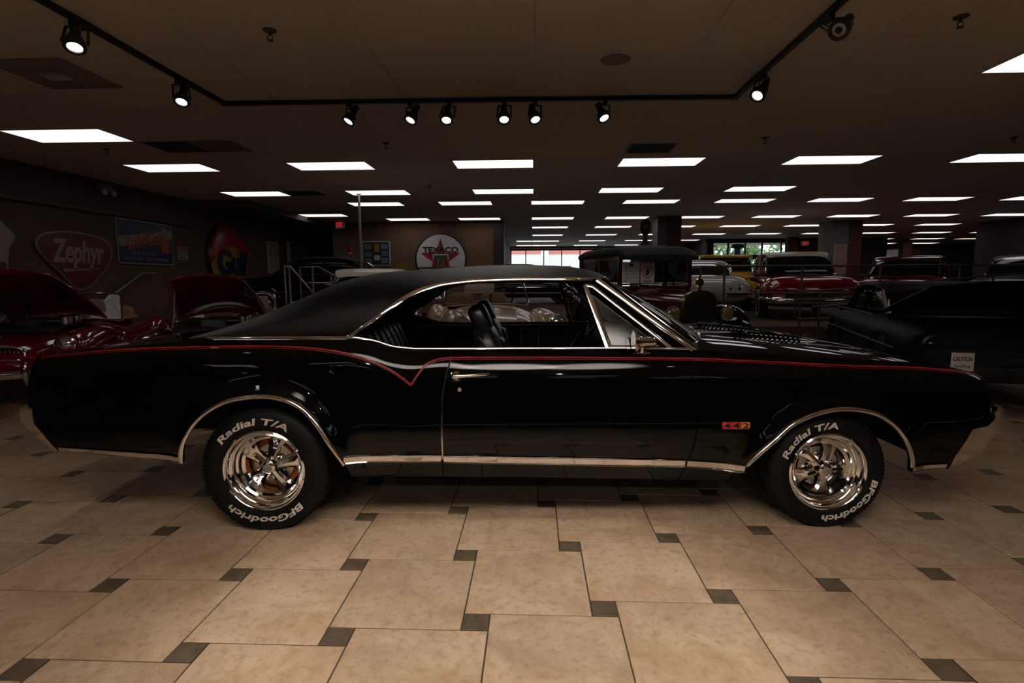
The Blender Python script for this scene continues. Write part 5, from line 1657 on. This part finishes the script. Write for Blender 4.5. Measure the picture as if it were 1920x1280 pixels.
# ---- white sports car seen from behind
cv = car_thing('white_sports_car', 'white two-seat sports car seen from behind with twin round tail lamps', 3.95, 13.75, PZ, 84)
body([(-2.15, .70, .42, .72), (-2.08, .82, .36, .86), (-1.85, .88, .30, .95), (-1.2, .90, .22, .99), (-.4, .86, .20, .92), (.6, .86, .20, .90), (1.4, .88, .22, .86), (2.0, .80, .30, .72), (2.2, .6, .40, .60)], 3.4).build('body', M['white_car'], cv, angle=50)
body([(-1.75, .50, .88, .98), (-1.30, .62, .86, 1.16), (-.8, .66, .86, 1.27), (-.2, .64, .86, 1.28), (.25, .62, .86, 1.20), (.75, .66, .84, .92)], 3.6).build('window_glass', M['dark_glass'], cv, angle=50)
body([(-1.25, .52, 1.10, 1.16), (-.95, .62, 1.16, 1.27), (-.5, .64, 1.20, 1.315), (-.1, .62, 1.22, 1.31), (.15, .54, 1.20, 1.25)], 3.0).build('roof', M['white_car'], cv, angle=50)
for sg in (-1, 1):
    for yy in (.42, .60):
        tl_ = MB(); tl_.lathe([(.075, .03), (.078, -.015), (.062, -.02)], 24, axis='x', c=(-2.12, sg * yy, .66))
        to = tl_.build('tail_lamp_ring', M['chrome'], cv)
        MB().lathe([(.062, -.012), (.03, -.03), (0, -.034)], 20, axis='x', c=(-2.12, sg * yy, .66)).build('tail_lamp', M['tail_red'], to)
    b_ = MB(); b_.tube(spline([(-2.02, sg * .86, .55), (-2.16, sg * .72, .54), (-2.20, sg * .34, .54)], 12), .045, 8, flat=.6)
    b_.build('rear_bumper', M['chrome'], cv)
    road_wheel(cv, -1.3, sg * .80, .33, .18); road_wheel(cv, 1.2, sg * .80, .33, .18)
    MB().tube([(-1.55, sg * .55, .99), (-1.0, sg * .66, 1.18)], .02, 8).build('rear_pillar', M['white_car'], cv)
MB().lathe([(.055, .01), (.06, -.012), (.04, -.018), (0, -.018)], 24, axis='x', c=(-2.02, 0, .84)).build('fuel_badge', M['chrome_soft'], cv)
MB().box(-2.17, -2.14, -.17, .17, .50, .60).build('number_plate', M['paper_grey'], cv, smooth=False)

# ---- yellow utility vehicle
yt = car_thing('yellow_truck', 'yellow off-road truck behind the white sports car', 5.4, 17.4, PZ, 178)
body([(-2.0, .78, .55, 1.02), (-1.9, .84, .50, 1.10), (.4, .85, .50, 1.12), (1.6, .82, .52, 1.10), (1.9, .78, .55, 1.04)], 6).build('body', M['yellow'], yt, angle=40)
body([(-1.2, .72, 1.08, 1.12), (-1.1, .76, 1.06, 1.52), (.2, .76, 1.06, 1.52), (.45, .74, 1.06, 1.12)], 6).build('window_glass', M['dark_glass'], yt, angle=40)
body([(-1.2, .74, 1.48, 1.55), (-1.1, .79, 1.48, 1.60), (.2, .79, 1.48, 1.60), (.35, .74, 1.48, 1.54)], 5).build('roof', M['yellow'], yt, angle=40)
for sg in (-1, 1):
    for xx in (1.2, -1.2):
        road_wheel(yt, xx, sg * .78, .40, .22, 'yellow')
        ar = MB(); ar.tube([(xx + .47 * math.cos(a), sg * .86, .42 + .47 * math.sin(a)) for a in np.linspace(0, math.pi, 18)], .035, 8)
        ar.build('wheel_arch', M['black_plastic'], yt)
    headlamp(yt, 1.92, sg * .58, .82, .09)
MB().tube([(2.0, -.85, .55), (2.0, .85, .55)], .06, 8).build('front_bumper', M['black_metal'], yt)

closed_car('red_saloon', 'deep red rounded saloon with a cream roof on the platform behind the railing', 6.35, 13.6, -105, 'darkred_car', 'cream_roof', 4.7, .94, 1.52, PZ, .98, (-1.15, .75), hoodz=.96)
closed_car('red_coupe', 'bright red coupe with chrome front behind the ramp railing', 9.3, 13.9, -130, 'red_car', 'maroon', 4.8, .92, 1.42, PZ, .96, (-1.25, .7))
closed_car('silver_saloon', 'silver grey saloon at the far right behind the railing', 12.6, 14.3, -140, 'silver', 'silver', 4.9, .92, 1.46, PZ, .96)
closed_car('red_hardtop', 'dark red car half hidden between the red coupe and the silver saloon', 12.4, 18.7, -140, 'darkred_car', 'darkred_car', 4.8, .92, 1.40, PZ, .94)
closed_car('black_saloon', 'black car with its hood raised in the dark at the right', 5.2, 7.15, -108, 'black_dull', 'black_dull', 4.2, .93, 1.28, 0.0, .88, (-1.1, .45), hood_deg=15, brt='black_metal', white=False)
closed_car('black_convertible', 'black car with a folded-style canvas roof on the platform at the left', -4.75, 13.1, 4, 'black_car', 'canvas', 4.9, .92, 1.42, PZ, 1.0, (-1.0, .8), hoodz=.98, trunk=.96)
closed_car('maroon_coupe', 'maroon car with a cream roof just behind the black car roofline', -2.5, 8.25, -75, 'maroon', 'cream_roof', 3.6, .74, 1.50, 0.0, .98, (-1.2, .4))
closed_car('distant_black_saloon', 'black car roof far away below the bright far window', -0.35, 19.5, 10, 'black_car', 'black_car', 4.6, .9, 1.42, PZ, .95)

# ================================================================== RAILINGS
def railing(name, label, a, b, z0, ztop, zmid, step=1.35, matn='rail'):
    a = Vector(a); b = Vector(b)
    t = thing(name, label, 'railing', (a.x, a.y, z0))
    d = Vector((b.x - a.x, b.y - a.y, 0)); L = d.length; u = d / L
    MB().tube([(0, 0, ztop - z0), tuple(d + Vector((0, 0, ztop - z0)))], .021, 10).build('top_rail', M[matn], t)
    MB().tube([(0, 0, zmid - z0), tuple(d + Vector((0, 0, zmid - z0)))], .017, 10).build('middle_rail', M[matn], t)
    n = max(1, round(L / step))
    for k in range(n + 1):
        p = u * (L * k / n)
        MB().tube([(p.x, p.y, 0), (p.x, p.y, ztop - z0)], .021, 10).build('post', M[matn], t)
    return t
railing('platform_railing', 'two-bar steel railing on the platform edge behind the cream roadster', (-2.2, 10.28), (0.7, 10.28), PZ, 1.55, 1.06)
railing('platform_railing', 'long two-bar steel railing in front of the white sports car and red cars', (3.48, 10.06), (14.6, 10.06), PZ, 1.55, 1.06)
railing('platform_railing', 'short two-bar railing section beside the vintage saloon roof', (2.9, 11.36), (3.44, 11.36), PZ, 1.55, 1.06)
rp_ = thing('ramp_railing', 'sloping three-bar ramp railing rising towards the right', 'railing', (4.56, 9.6, 0.0))
for dz, x0 in ((0.0, 0.0), (-.15, .02), (-.27, .3)):
    MB().tube([(x0, 0, 1.10 + dz), (.45, 0, 1.11 + dz), (4.2, 0, 1.44 + dz)], .018, 10).build('sloping_rail', M['rail'], rp_)
MB().tube([(.0, 0, 1.10), (0, 0, .66), (.04, 0, .62), (.6, 0, .63)], .018, 10).build('end_loop', M['rail'], rp_)
for x_ in (.42, 1.9, 3.3, 4.2):
    MB().tube([(x_, 0, 0), (x_, 0, 1.10 + max(0, (x_ - .45)) * .088)], .02, 10).build('post', M['rail'], rp_)
SR = lambda px, py: ((px - 1001) / 106.0 + 4.6, 0, 1.32 - (py - 524) / 106.0)
sr = thing('stair_railing', 'steel stair handrails with sloping bars behind the red roadsters', 'railing', (-4.6, 9.75, 0.0))
for pts in ([(517, 497), (528, 497), (575, 553)], [(547, 562), (547, 499), (583, 498), (632, 525)], [(526, 567), (537, 567), (553, 590)], [(547, 562), (572, 563), (582, 568)]):
    MB().tube([SR(*p) for p in pts], .017, 8).build('sloping_rail', M['steel_rail'], sr)
for px in (517, 526, 572, 608):
    MB().tube([(SR(px, 0)[0], 0, 0), SR(px, 498 if px < 600 else 512)], .018, 8).build('post', M['steel_rail'], sr)

# ================================================================== CARDS AND PLACARDS
def card(name, label, loc, rz, w, h, tilt, kind='plain', group=None):
    t = thing(name, label, 'sign card', loc, rz, group)
    c, s = math.cos(tilt), math.sin(tilt)
    mp = lambda a, b, d: (a, b * s - d * c, b * c + d * s)      # faces -y locally
    MB().prism([(-w/2, 0), (w/2, 0), (w/2, h), (-w/2, h)], mp, 0, .004).build('card', M['paper'], t, smooth=False)
    if kind == 'plain':
        MB().prism([(-w*.16, h*.80), (w*.16, h*.80), (w*.10, h*.92), (-w*.10, h*.92)], mp, .004, .005).build('emblem', M['ink'], t, smooth=False)
        for k in range(4):
            MB().prism([(-w*.36, h*(.70-k*.14)), (w*.36, h*(.70-k*.14)), (w*.36, h*(.715-k*.14)), (-w*.36, h*(.715-k*.14))], mp, .004, .005).build('text_line', M['paper_grey'], t, smooth=False)
    elif kind == 'hand':
        R_ = w * .40; cy_ = h * .52
        rg = MB(); n = 32
        ro = [(R_ * math.cos(2*math.pi*k/n), cy_ + R_ * math.sin(2*math.pi*k/n)) for k in range(n)]
        ri_ = [(a * .86, (b - cy_) * .86 + cy_) for a, b in ro]
        rg.add([mp(a, b, .0055) for a, b in ro] + [mp(a, b, .0055) for a, b in ri_], [(k, (k+1) % n, n + (k+1) % n, n + k) for k in range(n)])
        rg.build('prohibition_ring', M['sign_red'], t, smooth=False)
        hp_ = [(-.10, -.22), (.08, -.22), (.12, -.08), (.20, .04), (.17, .07), (.10, .0), (.10, .20), (.06, .20), (.055, .04), (.045, .26), (.0, .26), (-.005, .04), (-.015, .25), (-.06, .25), (-.06, .03), (-.075, .18), (-.115, .17), (-.115, -.06)]
        MB().prism([(a * w, cy_ + b * w) for a, b in hp_], mp, .004, .006).build('hand_symbol', M['ink'], t, smooth=False)
        MB().prism([(-.26 * w, cy_ - .24 * w), (-.22 * w, cy_ - .28 * w), (.26 * w, cy_ + .24 * w), (.22 * w, cy_ + .28 * w)], mp, .006, .007).build('slash', M['sign_red'], t, smooth=False)
        MB().prism([(-w*.40, h*.90), (w*.40, h*.90), (w*.40, h*.95), (-w*.40, h*.95)], mp, .004, .005).build('heading', M['paper_grey'], t, smooth=False)
        MB().prism([(-w*.28, h*.06), (w*.28, h*.06), (w*.28, h*.12), (-w*.28, h*.12)], mp, .004, .005).build('text_line', M['paper_grey'], t, smooth=False)
    elif kind == 'caution':
        text_part('CAUTION', w * .84, h * .24, lambda a, b, d: mp(a, b + h * .66, .005 + d), 'lettering', M['ink'], t, .0008, .02)
        text_part('Hood Prop', w * .7, h * .2, lambda a, b, d: mp(a, b + h * .24, .005 + d), 'lettering', M['ink'], t, .0008, .01)
    return t
rzv = math.radians(-74.7 + 90)
def on(t, x, y, z):
    return tuple(t.matrix_world @ Vector((x, y, z)))
bpy.context.view_layer.update()
card('display_card', 'white information card inside the vintage saloon windscreen', on(vt, .325, -.47, 1.25), rzv, .32, .37, 0.0)
card('notice_card', 'white no-touching notice with a hand in a red ring on the vintage saloon', on(vt, .335, -.16, 1.25), rzv, .27, .38, 0.0, 'hand')
r1 = math.radians(-69.5 + 90)
card('display_card', 'white card behind the windscreen of the far left red roadster, left one', on(mg1, .16, -.30, .86), r1, .22, .27, -.55)
card('display_card', 'pale grey card behind the right side of the far left roadster windscreen', on(mg1, .16, .30, .88), r1, .24, .24, -.55, 'blank')
card('display_card', 'white card propped behind the windscreen of the second red roadster', on(mg2, .16, .36, .86), math.radians(-68.5 + 90), .26, .29, -.45)
card('display_card', 'white card hanging askew on the cream roadster windscreen', on(crm, .16, -.10, 1.13), math.radians(-75 + 90), .42, .18, -.5, 'blank')
card('caution_placard', 'small white caution placard standing beside the black car front', (3.70, 4.75, .52), math.radians(-12), .17, .16, 0.0, 'caution')
ps = MB().tube([(0, .012, 0), (0, .012, -.52)], .008, 8).build('stand', M['black_metal'], bpy.data.objects['caution_placard'])
MB().lathe([(.11, -.52), (.10, -.505), (.0, -.50)], 20, axis='z').build('stand_base', M['black_metal'], bpy.data.objects['caution_placard'])

# framed pictures and lit panels at the far right
for (px, z_, w_r, h_r, lb) in ((18.9, 2.02, .55, .62, 'left'), (20.6, 1.86, .6, .5, 'middle'), (22.0, 1.8, .6, .45, 'right')):
    f = thing('framed_picture', 'small framed picture on the far right wall, the %s one of three' % lb, 'picture', (px, YF - .1, z_))
    MB().box(-w_r/2, w_r/2, -.04, 0, -h_r/2, h_r/2).build('frame', M['black_metal'], f, smooth=False)
    MB().box(-w_r/2 + .06, w_r/2 - .06, -.045, -.03, -h_r/2 + .06, h_r/2 - .06).build('print', M['photo_dark'], f, smooth=False)
for (px, w_r, lb) in ((15.5, 1.0, 'narrow pale window panel on the far right wall, left of the column'), (17.4, 1.25, 'wide pale window panel on the far right wall, right of the column')):
    f = thing('wall_panel', lb, 'window panel', (px, YF - .1, 2.42))
    MB().box(-w_r/2, w_r/2, -.05, 0, -.34, .34).build('frame', M['black_metal'], f, smooth=False)
    MB().box(-w_r/2 + .05, w_r/2 - .05, -.055, -.04, -.29, .29).build('panel', M['paper'], f, smooth=False)
po2 = thing('wall_poster', 'pale poster with an orange figure on the grey column', 'poster', (8.78, 16.0, 1.86))
MB().box(-.17, .17, -.02, 0, -.42, .42).build('frame', M['frame_white'], po2, smooth=False)
MB().box(-.15, .15, -.026, -.015, -.40, .40).build('print', M['poster_pale'], po2, smooth=False)
gpst = thing('blue_post', 'tall blue post beside the far shop window', 'post', (8.05, 21.9, PZ))
MB().tube([(0, 0, 0), (0, 0, 2.05)], .12, 16).build('shaft', M['blue_post'], gpst)
MB().lathe([(0, 2.25), (.22, 2.22), (.25, 2.10), (.12, 2.05)], 20, axis='z').build('cap', M['black_metal'], gpst)
vp = thing('antique_fuel_pump', 'tall dark antique fuel pump beside the grey column', 'fuel pump', (2.72, 13.5, PZ))
MB().lathe([(.2, 0), (.2, .08), (.14, .12), (.11, .9), (.11, 1.75), (.06, 1.8), (.06, 1.95)], 20, axis='z').build('body', M['black_metal'], vp)
MB().lathe([(.06, 1.95), (.13, 2.02), (.15, 2.14), (.12, 2.26), (.04, 2.32), (0, 2.32)], 20, axis='z').build('globe', M['black_metal'], vp)
